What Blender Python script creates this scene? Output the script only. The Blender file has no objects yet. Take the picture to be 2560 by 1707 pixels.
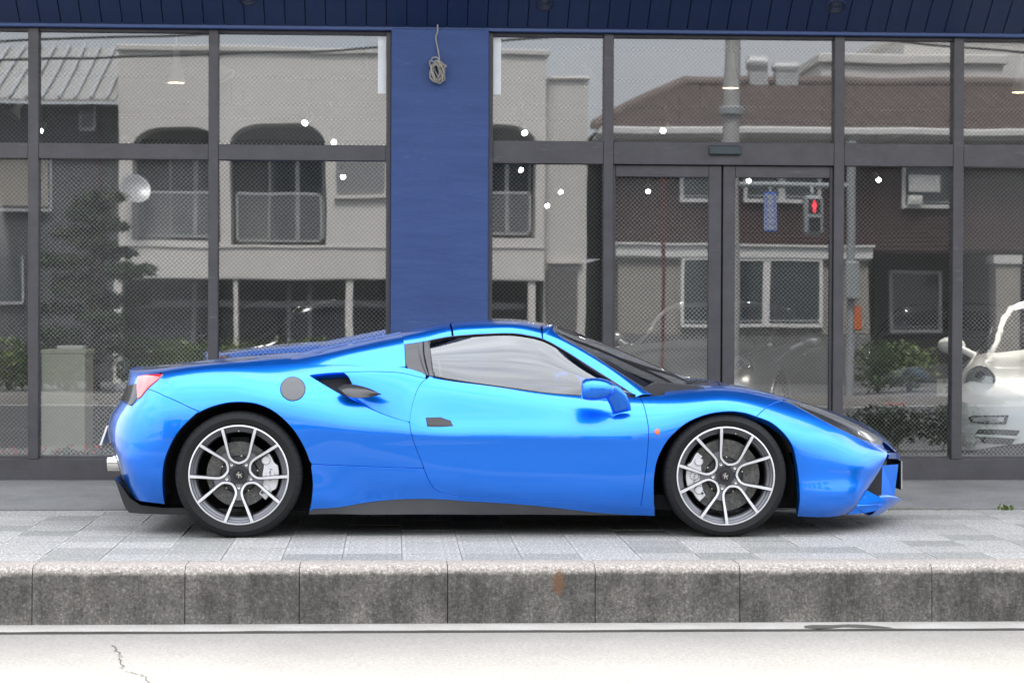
import bpy, bmesh, math, random
import numpy as np
from mathutils import Vector, Matrix
from mathutils.geometry import delaunay_2d_cdt

# ------------------------------------------------------------------ camera
SC = bpy.context.scene
COL = SC.collection
R = math.radians
IW, IH = 2560.0, 1707.0            # size of the photograph, the unit of every traced pixel below
FOC = 5500.0                       # focal length in those pixels
CAMH, CAMD = 1.235, 11.98          # metres above the pavement, metres in front of the car's side
YAW, PITCH, ROLL = math.atan(300 / FOC), -math.atan(74 / FOC), 0.0040
cam_d = bpy.data.cameras.new('camera')
cam = bpy.data.objects.new('camera', cam_d); COL.objects.link(cam)
cam_d.sensor_width = 36.0
cam_d.lens = FOC / IW * 36.0
cam_d.clip_start, cam_d.clip_end = 0.1, 2000
CM = (Matrix.Translation((0, -CAMD, CAMH)) @ Matrix.Rotation(-YAW, 4, 'Z') @
      Matrix.Rotation(R(90) + PITCH, 4, 'X') @ Matrix.Rotation(ROLL, 4, 'Z'))
cam.matrix_world = CM
SC.camera = cam
cam_d.dof.use_dof = True
cam_d.dof.focus_distance = 12.05
cam_d.dof.aperture_fstop = 4.5

# ------------------------------------------------------------------ sky and sun (bright overcast)
world = bpy.data.worlds.new('World'); SC.world = world
world.use_nodes = True
wn = world.node_tree.nodes; wl = world.node_tree.links
wn.clear()
w_out = wn.new('ShaderNodeOutputWorld'); w_bg = wn.new('ShaderNodeBackground')
SUN_EL, SUN_AZ = R(60), R(-8)     # azimuth measured from +Y towards +X
sky = wn.new('ShaderNodeTexSky'); sky.sky_type = 'NISHITA'; sky.sun_disc = False
sky.sun_elevation = SUN_EL; sky.sun_rotation = SUN_AZ
sky.air_density = 1.0; sky.dust_density = 1.0; sky.ozone_density = 1.0
w_tc = wn.new('ShaderNodeTexCoord'); w_map = wn.new('ShaderNodeMapping')
w_map.inputs['Scale'].default_value = (1.0, 1.6, 4.5)
w_n = wn.new('ShaderNodeTexNoise'); w_n.inputs['Scale'].default_value = 2.2
w_n.inputs['Detail'].default_value = 7; w_n.inputs['Roughness'].default_value = 0.55
w_r = wn.new('ShaderNodeValToRGB')
w_r.color_ramp.elements[0].position = 0.36; w_r.color_ramp.elements[0].color = (0.62, 0.62, 0.62, 1)
w_r.color_ramp.elements[1].position = 0.62; w_r.color_ramp.elements[1].color = (1, 1, 1, 1)
w_mix = wn.new('ShaderNodeMix'); w_mix.data_type = 'RGBA'
w_cl = wn.new('ShaderNodeRGB'); w_cl.outputs[0].default_value = (15.4, 15.9, 16.5, 1)
wl.new(w_tc.outputs['Generated'], w_map.inputs['Vector'])
wl.new(w_map.outputs['Vector'], w_n.inputs['Vector'])
wl.new(w_n.outputs['Fac'], w_r.inputs['Fac'])
wl.new(w_r.outputs['Color'], w_mix.inputs['Factor'])
wl.new(sky.outputs['Color'], w_mix.inputs['A'])
# cloud deck, three times as bright overhead as at the horizon (standard overcast sky)
w_sep = wn.new('ShaderNodeSeparateXYZ'); wl.new(w_tc.outputs['Generated'], w_sep.inputs[0])
w_mr = wn.new('ShaderNodeMapRange'); w_mr.inputs['To Min'].default_value = .36; w_mr.inputs['To Max'].default_value = 1.08
wl.new(w_sep.outputs['Z'], w_mr.inputs['Value'])
w_sc = wn.new('ShaderNodeVectorMath'); w_sc.operation = 'SCALE'
wl.new(w_cl.outputs[0], w_sc.inputs[0]); wl.new(w_mr.outputs[0], w_sc.inputs['Scale'])
wl.new(w_sc.outputs[0], w_mix.inputs['B'])
wl.new(w_mix.outputs['Result'], w_bg.inputs['Color'])
wl.new(w_bg.outputs['Background'], w_out.inputs['Surface'])
w_bg.inputs['Strength'].default_value = 0.15
sun_d = bpy.data.lights.new('sun', 'SUN'); sun_d.energy = 5.0; sun_d.angle = R(16)
sun_d.color = (1.0, 0.93, 0.83)
sun = bpy.data.objects.new('sun', sun_d); COL.objects.link(sun)
sd = Vector((math.cos(SUN_EL) * math.sin(SUN_AZ), math.cos(SUN_EL) * math.cos(SUN_AZ), math.sin(SUN_EL)))
sun.rotation_euler = sd.to_track_quat('Z', 'Y').to_euler()
sun.location = (0, -6, 12)
SC.view_settings.view_transform = 'Standard'
SC.view_settings.look = 'None'
SC.view_settings.exposure = 1.2
SC.view_settings.gamma = 1.0
SC.cycles.max_bounces = 10
SC.cycles.transparent_max_bounces = 16
SC.cycles.glossy_bounces = 5
SC.cycles.caustics_reflective = False
SC.cycles.caustics_refractive = False
SC.cycles.sample_clamp_indirect = 6.0
SC.cycles.use_denoising = True
SC.cycles.use_adaptive_sampling = False

# ------------------------------------------------------------------ pixels <-> places
_CR = np.array(CM.to_3x3()); _CO = np.array(CM.translation)
def ray(px, py):
    d = np.array([(px - IW / 2) / FOC, -(py - IH / 2) / FOC, -1.0])
    return _CR @ d
def P(px, py, Y):
    """the point at depth Y that the photograph shows at pixel px, py"""
    d = ray(px, py); k = (Y - _CO[1]) / d[1]
    return _CO + d * k
def PZ(px, py, Z):
    """the point at height Z that the photograph shows at pixel px, py"""
    d = ray(px, py); k = (Z - _CO[2]) / d[2]
    return _CO + d * k
def proj(p):
    q = (np.asarray(p, float) - _CO) @ _CR
    return np.stack([IW / 2 + FOC * q[..., 0] / -q[..., 2], IH / 2 - FOC * q[..., 1] / -q[..., 2]], -1)
GLASS_Y = 3.46                     # plane of the shop window
def RP(px, py, Y):
    """the point at depth Y (across the street) whose mirror image in the shop window is at px, py"""
    p = P(px, py, 2 * GLASS_Y - Y); p[1] = Y
    return p
S2 = IW / 2352.0                   # for pixels read off a 2352 px wide view

# ------------------------------------------------------------------ objects
def tag(o, label=None, cat=None, group=None, kind=None):
    for k, v in (('label', label), ('category', cat), ('group', group), ('kind', kind)):
        if v: o[k] = v
    return o
def empty(name, loc=(0, 0, 0), label=None, cat=None, group=None, rz=0.0):
    o = bpy.data.objects.new(name, None); COL.objects.link(o)
    o.empty_display_size = 0.2
    o.location = loc; o.rotation_euler = (0, 0, rz)
    return tag(o, label, cat, group)
def link(name, me, mat=None, parent=None, loc=None):
    o = bpy.data.objects.new(name, me); COL.objects.link(o)
    if mat is not None and not me.materials:
        for m in (mat if isinstance(mat, (list, tuple)) else [mat]): me.materials.append(m)
    if parent is not None: o.parent = parent
    if loc is not None: o.location = loc
    return o
def copy_tree(o, parent=None):
    c = o.copy(); COL.objects.link(c); c.parent = parent
    for ch in list(o.children): copy_tree(ch, c)
    return c

class MB:
    """collects faces of one mesh"""
    def __init__(s): s.v = []; s.f = []; s.m = []; s.mi = 0
    def add(s, vs, fs):
        b = len(s.v); s.v += [tuple(map(float, p)) for p in vs]
        s.f += [tuple(b + i for i in f) for f in fs]; s.m += [s.mi] * len(fs); return s
    def box(s, x0, x1, y0, y1, z0, z1):
        vs = [(x, y, z) for z in (z0, z1) for y in (y0, y1) for x in (x0, x1)]
        return s.add(vs, [(0, 2, 3, 1), (4, 5, 7, 6), (0, 1, 5, 4), (2, 6, 7, 3), (0, 4, 6, 2), (1, 3, 7, 5)])
    def cbox(s, x0, x1, y0, y1, z0, z1, c=0.006):
        """box with its edges along all axes chamfered"""
        a = np.array([x0, y0, z0]); b = np.array([x1, y1, z1]); bm = bmesh.new()
        bmesh.ops.create_cube(bm, size=1.0)
        for v in bm.verts:
            v.co = [a[i] + (b[i] - a[i]) * (v.co[i] + 0.5) for i in range(3)]
        bmesh.ops.bevel(bm, geom=bm.edges[:], offset=min(c, 0.45 * min(b - a)), segments=1, affect='EDGES')
        bm.verts.index_update()
        s.add([v.co[:] for v in bm.verts], [[v.index for v in f.verts] for f in bm.faces]); bm.free(); return s
    def prism(s, poly, fn, a, b):
        """poly: 2-d outline; fn(u, v, w) -> point; extruded from w=a to w=b"""
        n = len(poly)
        vs = [fn(u, v, a) for u, v in poly] + [fn(u, v, b) for u, v in poly]
        fs = [tuple(range(n)), tuple(range(2 * n - 1, n - 1, -1))]
        fs += [(i, i + n, (i + 1) % n + n, (i + 1) % n) for i in range(n)]
        return s.add(vs, fs)
    def tube(s, path, r, n=8, cap=True):
        path = [Vector(p) for p in path]; m = len(path)
        rr = r if isinstance(r, (list, tuple)) else [r] * m
        up = None; vs = []
        for i, p in enumerate(path):
            t = (path[min(i + 1, m - 1)] - path[max(i - 1, 0)]).normalized()
            if up is None: up = t.orthogonal().normalized()
            up = (up - t * up.dot(t))
            up = up.normalized() if up.length > 1e-6 else t.orthogonal().normalized()
            sd_ = t.cross(up)
            for k in range(n):
                a = 2 * math.pi * k / n
                vs.append(p + (up * math.cos(a) + sd_ * math.sin(a)) * rr[i])
        fs = [(i * n + k, i * n + (k + 1) % n, (i + 1) * n + (k + 1) % n, (i + 1) * n + k) for i in range(m - 1) for k in range(n)]
        if cap: fs += [tuple(range(n - 1, -1, -1)), tuple(range((m - 1) * n, m * n))]
        return s.add(vs, fs)
    def lathe(s, prof, fn, n=48, closed=False, a0=0.0, a1=2 * math.pi, rmod=None):
        """prof: (radius, height) pairs; fn(x, y, h) -> point"""
        full = abs(a1 - a0 - 2 * math.pi) < 1e-6
        m = n if full else n + 1; vs = []
        for k in range(m):
            a = a0 + (a1 - a0) * k / n
            for j, (r_, h) in enumerate(prof):
                q = r_ + (rmod(k, j) if rmod else 0.0)
                vs.append(fn(q * math.cos(a), q * math.sin(a), h))
        L = len(prof); fs = []
        for k in range(n):
            k2 = (k + 1) % m
            for j in range(L if closed else L - 1):
                j2 = (j + 1) % L
                fs.append((k * L + j, k2 * L + j, k2 * L + j2, k * L + j2))
        return s.add(vs, fs)
    def mesh(s, name='m', smooth=None):
        me = bpy.data.meshes.new(name)
        me.from_pydata(s.v, [], s.f)
        if any(s.m): me.polygons.foreach_set('material_index', s.m)
        me.validate()
        bm = bmesh.new(); bm.from_mesh(me); bmesh.ops.recalc_face_normals(bm, faces=bm.faces); bm.to_mesh(me); bm.free()
        if smooth is not None:
            me.shade_smooth() if hasattr(me, 'shade_smooth') else me.polygons.foreach_set('use_smooth', [True] * len(me.polygons))
            if smooth < 180: me.set_sharp_from_angle(angle=R(smooth))
        me.update(); return me
    def build(s, name, mat=None, parent=None, smooth=None):
        return link(name, s.mesh(name, smooth), mat, parent)

def text_mesh(txt, size, fn, align='CENTER', thick=0.0):
    """mesh of some lettering laid out by fn(u, v, w)"""
    cu = bpy.data.curves.new('t', 'FONT'); cu.body = txt; cu.size = size
    cu.align_x = align; cu.align_y = 'CENTER'; cu.resolution_u = 2
    to = bpy.data.objects.new('t', cu); COL.objects.link(to)
    dg = bpy.context.evaluated_depsgraph_get()
    me = bpy.data.meshes.new_from_object(to.evaluated_get(dg))
    bpy.data.objects.remove(to); bpy.data.curves.remove(cu)
    for v in me.vertices: v.co = fn(v.co.x, v.co.y, v.co.z)
    me.update(); return me

def catmull(pts, n=8, closed=False):
    p = [np.array(q, float) for q in pts]; m = len(p); out = []
    for i in range(m if closed else m - 1):
        g = lambda k: p[k % m] if closed else p[min(max(k, 0), m - 1)]
        a, b, c, d = g(i - 1), g(i), g(i + 1), g(i + 2)
        for k in range(n):
            t = k / n
            out.append(0.5 * ((2 * b) + (c - a) * t + (2 * a - 5 * b + 4 * c - d) * t * t + (3 * b - a - 3 * c + d) * t ** 3))
    if not closed: out.append(p[-1])
    return out

# ------------------------------------------------------------------ materials
class NT:
    def __init__(s, name):
        s.mat = bpy.data.materials.new(name); s.mat.use_nodes = True
        s.t = s.mat.node_tree; s.n = s.t.nodes; s.l = s.t.links; s.n.clear()
        s.out = s.n.new('ShaderNodeOutputMaterial')
    def new(s, typ, **kw):
        n = s.n.new('ShaderNode' + typ)
        for k, v in kw.items():
            if k.startswith('_'): setattr(n, k[1:], v)
            else: n.inputs[k.replace('__', ' ')].default_value = v
        return n
    def bsdf(s, color=(.5, .5, .5), rough=.5, metal=0.0, **kw):
        b = s.n.new('ShaderNodeBsdfPrincipled')
        b.inputs['Base Color'].default_value = (*color[:3], 1)
        b.inputs['Roughness'].default_value = rough; b.inputs['Metallic'].default_value = metal
        for k, v in kw.items(): b.inputs[k.replace('_', ' ')].default_value = v
        s.l.new(b.outputs[0], s.out.inputs['Surface']); s.b = b; return b
    def link(s, a, b): s.l.new(a, b)
    def coord(s, kind='Object', scale=(1, 1, 1)):
        tc = s.n.new('ShaderNodeTexCoord'); mp = s.n.new('ShaderNodeMapping')
        mp.inputs['Scale'].default_value = scale
        s.l.new(tc.outputs[kind], mp.inputs['Vector']); return mp.outputs[0]
    def noise(s, vec, scale=5, detail=4, rough=.6, dist=0.0):
        n = s.n.new('ShaderNodeTexNoise'); n.inputs['Scale'].default_value = scale
        n.inputs['Detail'].default_value = detail; n.inputs['Roughness'].default_value = rough
        n.inputs['Distortion'].default_value = dist
        if vec is not None: s.l.new(vec, n.inputs['Vector'])
        return n.outputs['Fac']
    def ramp(s, fac, stops):
        r = s.n.new('ShaderNodeValToRGB'); e = r.color_ramp.elements
        while len(e) < len(stops): e.new(0.5)
        for i, (p_, c) in enumerate(stops):
            e[i].position = p_; e[i].color = (*c[:3], 1) if not isinstance(c, (int, float)) else (c, c, c, 1)
        s.l.new(fac, r.inputs['Fac']); return r.outputs['Color']
    def mix(s, fac, a, b, mode='MIX'):
        m = s.n.new('ShaderNodeMix'); m.data_type = 'RGBA'; m.blend_type = mode
        for sock, v in (('Factor', fac), ('A', a), ('B', b)):
            if isinstance(v, (int, float)): m.inputs[sock].default_value = v if sock == 'Factor' else (v, v, v, 1)
            elif isinstance(v, tuple): m.inputs[sock].default_value = (*v[:3], 1)
            else: s.l.new(v, m.inputs[sock])
        return m.outputs['Result']
    def math(s, op, a, b=0.0, c=0.0):
        m = s.n.new('ShaderNodeMath'); m.operation = op
        for i, v in enumerate((a, b, c)):
            if isinstance(v, (int, float)): m.inputs[i].default_value = v
            else: s.l.new(v, m.inputs[i])
        return m.outputs[0]
    def bump(s, h, strength=.3, dist=.01, normal=None):
        b = s.n.new('ShaderNodeBump'); b.inputs['Strength'].default_value = strength; b.inputs['Distance'].default_value = dist
        s.l.new(h, b.inputs['Height'])
        if normal is not None: s.l.new(normal, b.inputs['Normal'])
        return b.outputs[0]
    def sep(s, vec):
        x = s.n.new('ShaderNodeSeparateXYZ'); s.l.new(vec, x.inputs[0]); return x.outputs

def plain(name, color, rough=.5, metal=0.0, var=0.12, scale=9.0, bump=0.0, **kw):
    """a procedural material: a base colour with slight cloudy variation in tone and gloss"""
    n = NT(name); b = n.bsdf(color, rough, metal, **kw)
    v = n.coord('Object'); f = n.noise(v, scale, 5, .6)
    n.link(n.mix(1.0, tuple(color), n.ramp(f, [(.25, 1 - var), (.75, 1 + var)]), 'MULTIPLY'), b.inputs['Base Color'])
    n.link(n.math('ADD', n.math('MULTIPLY', f, .12), max(rough - .06, 0.0)), b.inputs['Roughness'])
    if bump: n.link(n.bump(n.noise(v, scale * 9, 4, .7), bump, .004), b.inputs['Normal'])
    return n.mat
def emit(name, color, strength):
    n = NT(name); b = n.bsdf(color, .4); b.inputs['Emission Color'].default_value = (*color, 1)
    b.inputs['Emission Strength'].default_value = strength; return n.mat
def paint(name, color, metal=.88, rough=.285, coat=1.0):
    n = NT(name); b = n.bsdf(color, rough, metal, Coat_Weight=coat, Coat_Roughness=.015, Coat_IOR=1.5)
    v = n.coord('Object')
    f = n.noise(v, 900, 2, .5)
    n.link(n.mix(1.0, tuple(color), n.ramp(f, [(.3, .93), (.7, 1.07)]), 'MULTIPLY'), b.inputs['Base Color'])
    # orange peel in the lacquer, far below what the eye can pick out singly
    n.link(n.bump(n.noise(v, 260, 2, .5), .012, .001), b.inputs['Coat Normal'])
    return n.mat
M = {}
M['blue'] = paint('blue_metallic_paint', (.004, .195, .90))
M['blue_top'] = M['blue']
M['car_black'] = plain('satin_black_plastic', (.012, .012, .014), .42)
M['skirt'] = plain('dark_grey_skirt_plastic', (.055, .057, .064), .33, Coat_Weight=.3, Coat_Roughness=.2)
M['void'] = plain('unlit_black_lining', (.004, .004, .005), .9)
M['gloss_black'] = plain('gloss_black_trim', (.012, .012, .016), .16, Coat_Weight=.3, Coat_Roughness=.05)
M['rubber'] = plain('tyre_rubber', (.010, .010, .011), .68, scale=14, bump=.15, Specular_IOR_Level=.22)
M['silver'] = plain('machined_alloy', (.62, .62, .64), .34, .5, var=.04)
M['gunmetal'] = plain('gunmetal_alloy', (.13, .13, .145), .40, .5, var=.06)
M['gun_dark'] = plain('dark_alloy', (.035, .035, .04), .45, .5)
M['steel'] = plain('bright_steel', (.55, .53, .50), .28, .9)
M['chrome'] = plain('polished_steel', (.78, .75, .70), .10, 1.0, var=.03)
M['caliper'] = plain('silver_caliper_paint', (.60, .60, .62), .30, .35, var=.05, Coat_Weight=.6)
M['red_lens'] = plain('red_lamp_lens', (.42, .012, .014), .12, Coat_Weight=1.0, Coat_Roughness=.02)
M['red_dark'] = plain('deep_red_lamp_lens', (.20, .006, .008), .12, Coat_Weight=1.0)
M['amber'] = plain('amber_lamp_lens', (.50, .10, .015), .15, Coat_Weight=1.0)
M['leather'] = plain('dark_leather', (.025, .025, .028), .5)
M['plate_black'] = plain('plate_edge_black', (.01, .01, .011), .5)
M['plate_white'] = plain('plate_white', (.75, .75, .74), .4)

def disc_mat():
    n = NT('carbon_ceramic_disc'); b = n.bsdf((.13, .125, .12), .45, .3)
    v = n.coord('Object'); f = n.noise(v, 60, 4, .7)
    n.link(n.ramp(f, [(.3, (.05, .048, .047)), (.55, (.10, .098, .094)), (.75, (.18, .177, .17))]), b.inputs['Base Color'])
    return n.mat
M['disc'] = disc_mat()

def glass(name, tint=(.75, .8, .8), refl=.10, wav=0.0, wscale=2.0, rough=0.0, fres=1.5):
    """thin pane: a mirror share that grows towards grazing, the rest passes straight through"""
    n = NT(name)
    g = n.new('BsdfGlossy', Roughness=rough); g.inputs['Color'].default_value = (.96, .97, 1, 1)
    t = n.new('BsdfTransparent'); t.inputs['Color'].default_value = (*tint, 1)
    fr = n.new('Fresnel'); fr.inputs['IOR'].default_value = fres
    fac = n.math('MINIMUM', n.math('ADD', n.math('MULTIPLY', fr.outputs[0], 1.0 - refl), refl), 1.0)
    if wav:
        h = n.noise(n.coord('Object'), wscale, 1, .4)
        nb = n.bump(h, wav, .02); n.link(nb, g.inputs['Normal'])
    m = n.new('MixShader'); n.link(fac, m.inputs[0]); n.link(t.outputs[0], m.inputs[1]); n.link(g.outputs[0], m.inputs[2])
    n.link(m.outputs[0], n.out.inputs['Surface']); return n.mat
M['car_glass'] = glass('tinted_car_glass', (.30, .36, .37), .085)
M['screen_glass'] = glass('windscreen_glass', (.42, .50, .48), .05)
M['lamp_glass'] = glass('clear_lamp_cover', (.75, .78, .8), .07)
# ================================================================== ground, road, kerb, pavement
def concrete(name, c0, c1, speck=.25, scale=3.0, rough=.85, bump=.25, streak=None, fine=140):
    n = NT(name); b = n.bsdf(c0, rough); v = n.coord('Object')
    f = n.noise(v, scale, 6, .65); f2 = n.noise(v, fine, 3, .8); f3 = n.noise(v, fine * 3.2, 2, .7)
    col = n.mix(n.ramp(f, [(.3, 0.0), (.7, 1.0)]), tuple(c0), tuple(c1))
    col = n.mix(1.0, col, n.ramp(f2, [(.36, 1 - speck), (.5, 1.0), (.64, 1 + speck)]), 'MULTIPLY')
    col = n.mix(1.0, col, n.ramp(f3, [(.38, 1 - speck * .8), (.62, 1 + speck * .8)]), 'MULTIPLY')
    n.link(col, b.inputs['Base Color'])
    n.link(n.bump(f2, bump, .004), b.inputs['Normal'])
    return n
M['road_concrete'] = concrete('pale_road_concrete', (.17, .160, .148), (.205, .194, .181), .18, 1.1, fine=55).mat
M['asphalt'] = concrete('worn_asphalt', (.045, .045, .047), (.07, .07, .071), .25, 1.2).mat
M['gutter'] = concrete('gutter_concrete', (.24, .226, .21), (.31, .295, .28), .2, 4, fine=90).mat
M['apron'] = concrete('apron_concrete', (.105, .105, .107), (.175, .175, .175), .34, 2.2, fine=120).mat
M['joint'] = plain('dirty_joint', (.045, .042, .038), .9)
M['subsoil'] = plain('joint_sand', (.30, .295, .285), .9, var=.3, scale=30)

def paver_mat():
    n = NT('granite_paver'); b = n.bsdf((.3, .3, .3), .72); v = n.coord('Object')
    oi = n.n.new('ShaderNodeObjectInfo')
    f2 = n.noise(v, 62, 5, .95); f1 = n.noise(v, 9, 4, .6)
    base = n.ramp(oi.outputs['Random'], [(0, (.160, .162, .154)), (.18, (.190, .190, .183)), (.3, (.232, .228, .222)), (.7, (.246, .242, .235)), (1, (.266, .26, .253))])
    col = n.mix(1.0, base, n.ramp(f2, [(.40, .34), (.48, .84), (.54, 1.2), (.61, 2.5)]), 'MULTIPLY')
    col = n.mix(1.0, col, n.ramp(f1, [(.3, .88), (.7, 1.08)]), 'MULTIPLY')
    n.link(col, b.inputs['Base Color']); n.link(n.bump(f2, .3, .003), b.inputs['Normal']); return n.mat
M['paver'] = paver_mat()

def kerb_mat():
    n = NT('weathered_kerb'); b = n.bsdf((.3, .28, .26), .9); v = n.coord('Generated'); vo = n.coord('Object')
    tc = n.n.new('ShaderNodeNewGeometry'); pos = tc.outputs['Position']
    xyz = n.sep(pos)
    f2 = n.noise(pos, 75, 5, .85); f1 = n.noise(pos, 5, 6, .65)
    mp = n.n.new('ShaderNodeMapping'); mp.inputs['Scale'].default_value = (14, 14, 1.6); n.link(pos, mp.inputs['Vector'])
    drip = n.noise(mp.outputs[0], 1.0, 5, .7)
    face = n.mix(n.ramp(drip, [(.35, 0.0), (.65, 1.0)]), (.036, .034, .031), (.074, .070, .064))
    face = n.mix(n.ramp(f1, [(.45, 0.0), (.80, .8)]), face, (.15, .137, .122))
    top = n.mix(f1, (.22, .195, .175), (.29, .26, .238))
    # weathering line: worn pale arris and tread above, grimy face below
    h = n.math('ADD', xyz[2], n.math('MULTIPLY', n.math('SUBTRACT', n.noise(pos, 7, 4, .7), .5), .045))
    col = n.mix(n.ramp(h, [(0.0, 0.0), (1.0, 1.0)]), face, top)
    r = n.n.new('ShaderNodeMapRange'); r.inputs['From Min'].default_value = -.046; r.inputs['From Max'].default_value = -.022
    n.link(h, r.inputs['Value']); col = n.mix(r.outputs[0], face, top)
    col = n.mix(1.0, col, n.ramp(f2, [(.36, .42), (.46, .88), (.54, 1.12), (.64, 2.2)]), 'MULTIPLY')
    # rust that ran down from a bit of iron in one stone
    xr_ = float(P(1396, 1440, -1.3)[0])
    dx_ = n.math('DIVIDE', n.math('SUBTRACT', xyz[0], xr_), .034); dz_ = n.math('DIVIDE', n.math('ADD', xyz[2], .082), .075)
    rr_ = n.math('ADD', n.math('ADD', n.math('MULTIPLY', dx_, dx_), n.math('MULTIPLY', dz_, dz_)), n.math('MULTIPLY', n.math('SUBTRACT', f2, .5), 1.6))
    col = n.mix(n.ramp(rr_, [(.25, .85), (1.0, 0.0)]), col, (.105, .05, .022))
    # paler worn band low on the face
    r2 = n.n.new('ShaderNodeMapRange'); r2.inputs['From Min'].default_value = -.28; r2.inputs['From Max'].default_value = -.20; r2.inputs['To Min'].default_value = 1.25; r2.inputs['To Max'].default_value = 1.0
    n.link(h, r2.inputs['Value']); col = n.mix(1.0, col, r2.outputs[0], 'MULTIPLY')
    n.link(col, b.inputs['Base Color']); n.link(n.bump(f2, .45, .005), b.inputs['Normal']); return n.mat
M['kerb'] = kerb_mat()
M['rust'] = None

KY0, KY1 = -1.30, -1.055           # kerb face and back
ZR = -0.279                        # road level at the kerb
tag(MB().box(-400, 400, -400, 400, -3, -.62).build('ground', plain('earth', (.16, .15, .13), .95)), kind='structure')
rd = MB(); rd.box(-60, 60, -3.15, KY0 - .257, ZR - .3, ZR - .009); tag(rd.build('road_edge', M['road_concrete']), kind='structure')
rd = MB(); rd.box(-60, 60, -17.5, -3.154, ZR - .3, ZR - .017); tag(rd.build('road', M['asphalt']), kind='structure')
M['roadpaint'] = plain('worn_road_paint', (.62, .62, .60), .7, var=.2, scale=20)
for y_ in (-16.9,): tag(MB().box(-60, 60, y_ - .07, y_ + .07, ZR - .02, ZR - .013).build('road_marking', M['roadpaint']), kind='structure')
gt = MB(); rnd = random.Random(4)
for k in range(60):
    xa, xb = -9 + k * .3, -9 + (k + 1) * .3
    gt.v  # irregular outer arris
xs = [-9 + k * .09 for k in range(250)]; n_ = len(xs); off = [rnd.uniform(-.007, .004) + .006 * math.sin(x * 1.7) * math.sin(x * 5) for x in xs]
vs = [(x, KY0 - .004, ZR) for x in xs] + [(x, KY0 - .245 + o, ZR + .002) for x, o in zip(xs, off)] + [(x, KY0 - .251 + o, ZR - .010) for x, o in zip(xs, off)] + [(x, KY0 - .251 + o, ZR - .06) for x, o in zip(xs, off)]
qd = lambda j: [(j * n_ + i, j * n_ + i + 1, (j + 1) * n_ + i + 1, (j + 1) * n_ + i) for i in range(n_ - 1)]
gt.add(vs, qd(0)); gt.mi = 1
gt.f += [tuple(f) for f in qd(1) + qd(2)]; gt.m += [1] * (2 * (n_ - 1))
tag(gt.build('gutter', [M['gutter'], M['joint']], None, 30), kind='structure')
tag(MB().box(-9, 13, KY0 - .27, KY0 + .02, ZR - .20, ZR - .03).build('gutter_bed', M['joint']), kind='structure')

pavement = tag(MB().box(-60, 60, KY1 + .004, 3.3, -.5, -.012).build('pavement', M['subsoil']), kind='structure')
PS = .30; PG = .0016
pm = MB().cbox(-PS / 2 + PG / 2, PS / 2 - PG / 2, -PS / 2 + PG / 2, PS / 2 - PG / 2, -.05, 0, .0016).mesh('paver')
pm.materials.append(M['paver'])
rnd = random.Random(11); first = True
PX0 = P(865, 1401, 0)[0]
APY = 1.80
for r_ in range(10):
    y_ = KY1 + .006 + PS / 2 + r_ * PS
    if y_ + PS / 2 > APY: continue
    half = 2.75 + (y_ + 12) * 0
    for k in range(-12, 19):
        x_ = PX0 + (k + .5) * PS
        d_ = y_ + CAMD; q = proj((x_, y_, 0))
        if not (-90 < q[0] < 2660): continue
        o = link('paver', pm, None, pavement, (x_, y_, rnd.uniform(-.0022, .0012)))
        o.rotation_euler = (rnd.uniform(-.003, .003), rnd.uniform(-.003, .003), 0)
rest = MB()
for r_ in range(9):
    y_ = KY1 + .006 + PS / 2 + r_ * PS
    for k in list(range(-60, 70)):
        x_ = PX0 + (k + .5) * PS; q = proj((x_, y_, 0))
        if -90 < q[0] < 2660 and -12 <= k < 19: continue
        rest.box(x_ - PS / 2 + .002, x_ + PS / 2 - .002, y_ - PS / 2 + .002, y_ + PS / 2 - .002, -.05, -.001)
tag(rest.build('paver_field', M['paver'], pavement), kind='stuff')
# kerb stones, joints where the photograph shows them
kj = [-700, -330, 80, 462, 748, 1119, 1488, 1850, 2330, 2760, 3200]
for a_, b_ in zip(kj[:-1], kj[1:]):
    xa, xb = P(a_, 1480, KY0)[0] + .002, P(b_, 1480, KY0)[0] - .002
    prof = [(KY1, -.32), (KY1, -.003), (KY1 - .006, .002), (KY0 + .05, .003), (KY0 + .022, -.004), (KY0 + .008, -.018), (KY0 + .002, -.04), (KY0, -.10), (KY0 - .006, -.32)]
    m = MB(); ns = 14; vs = []; rr_ = random.Random(a_)
    for i in range(ns + 1):
        x = xa + (xb - xa) * i / ns
        e_ = 0.0 if 0 < i < ns else .003
        for j, (y, z) in enumerate(prof):
            w = rr_.uniform(-.0022, .0022) if 2 < j < 8 else 0
            vs.append((x, y + w + (e_ if j > 3 else 0), z + w - (e_ if 1 < j < 5 else 0)))
    L = len(prof)
    fs = [(i * L + j, i * L + j + 1, (i + 1) * L + j + 1, (i + 1) * L + j) for i in range(ns) for j in range(L - 1)] + [tuple(range(L)), tuple(range(ns * L + L - 1, ns * L - 1, -1))]
    m.add(vs, fs); ks = m.build('kerb_stone', M['kerb'], pavement, 50)
# far side of the street
tag(MB().box(-60, 60, -24.2, -17.6, -.6, -.16).build('far_pavement', M['apron']), kind='structure')
tag(MB().box(-60, 60, -17.6, -17.45, -.6, -.14).build('far_kerb', M['gutter']), kind='structure')
# sloping apron in front of the shop
AP = MB(); za = .058
AP.add([(-60, APY + .012, -.002), (60, APY + .012, -.002), (60, 3.42, za), (-60, 3.42, za), (-60, APY + .012, -.2), (60, APY + .012, -.2)], [(0, 1, 2, 3), (0, 4, 5, 1)])
tag(AP.build('apron', M['apron']), kind='structure')
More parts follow.
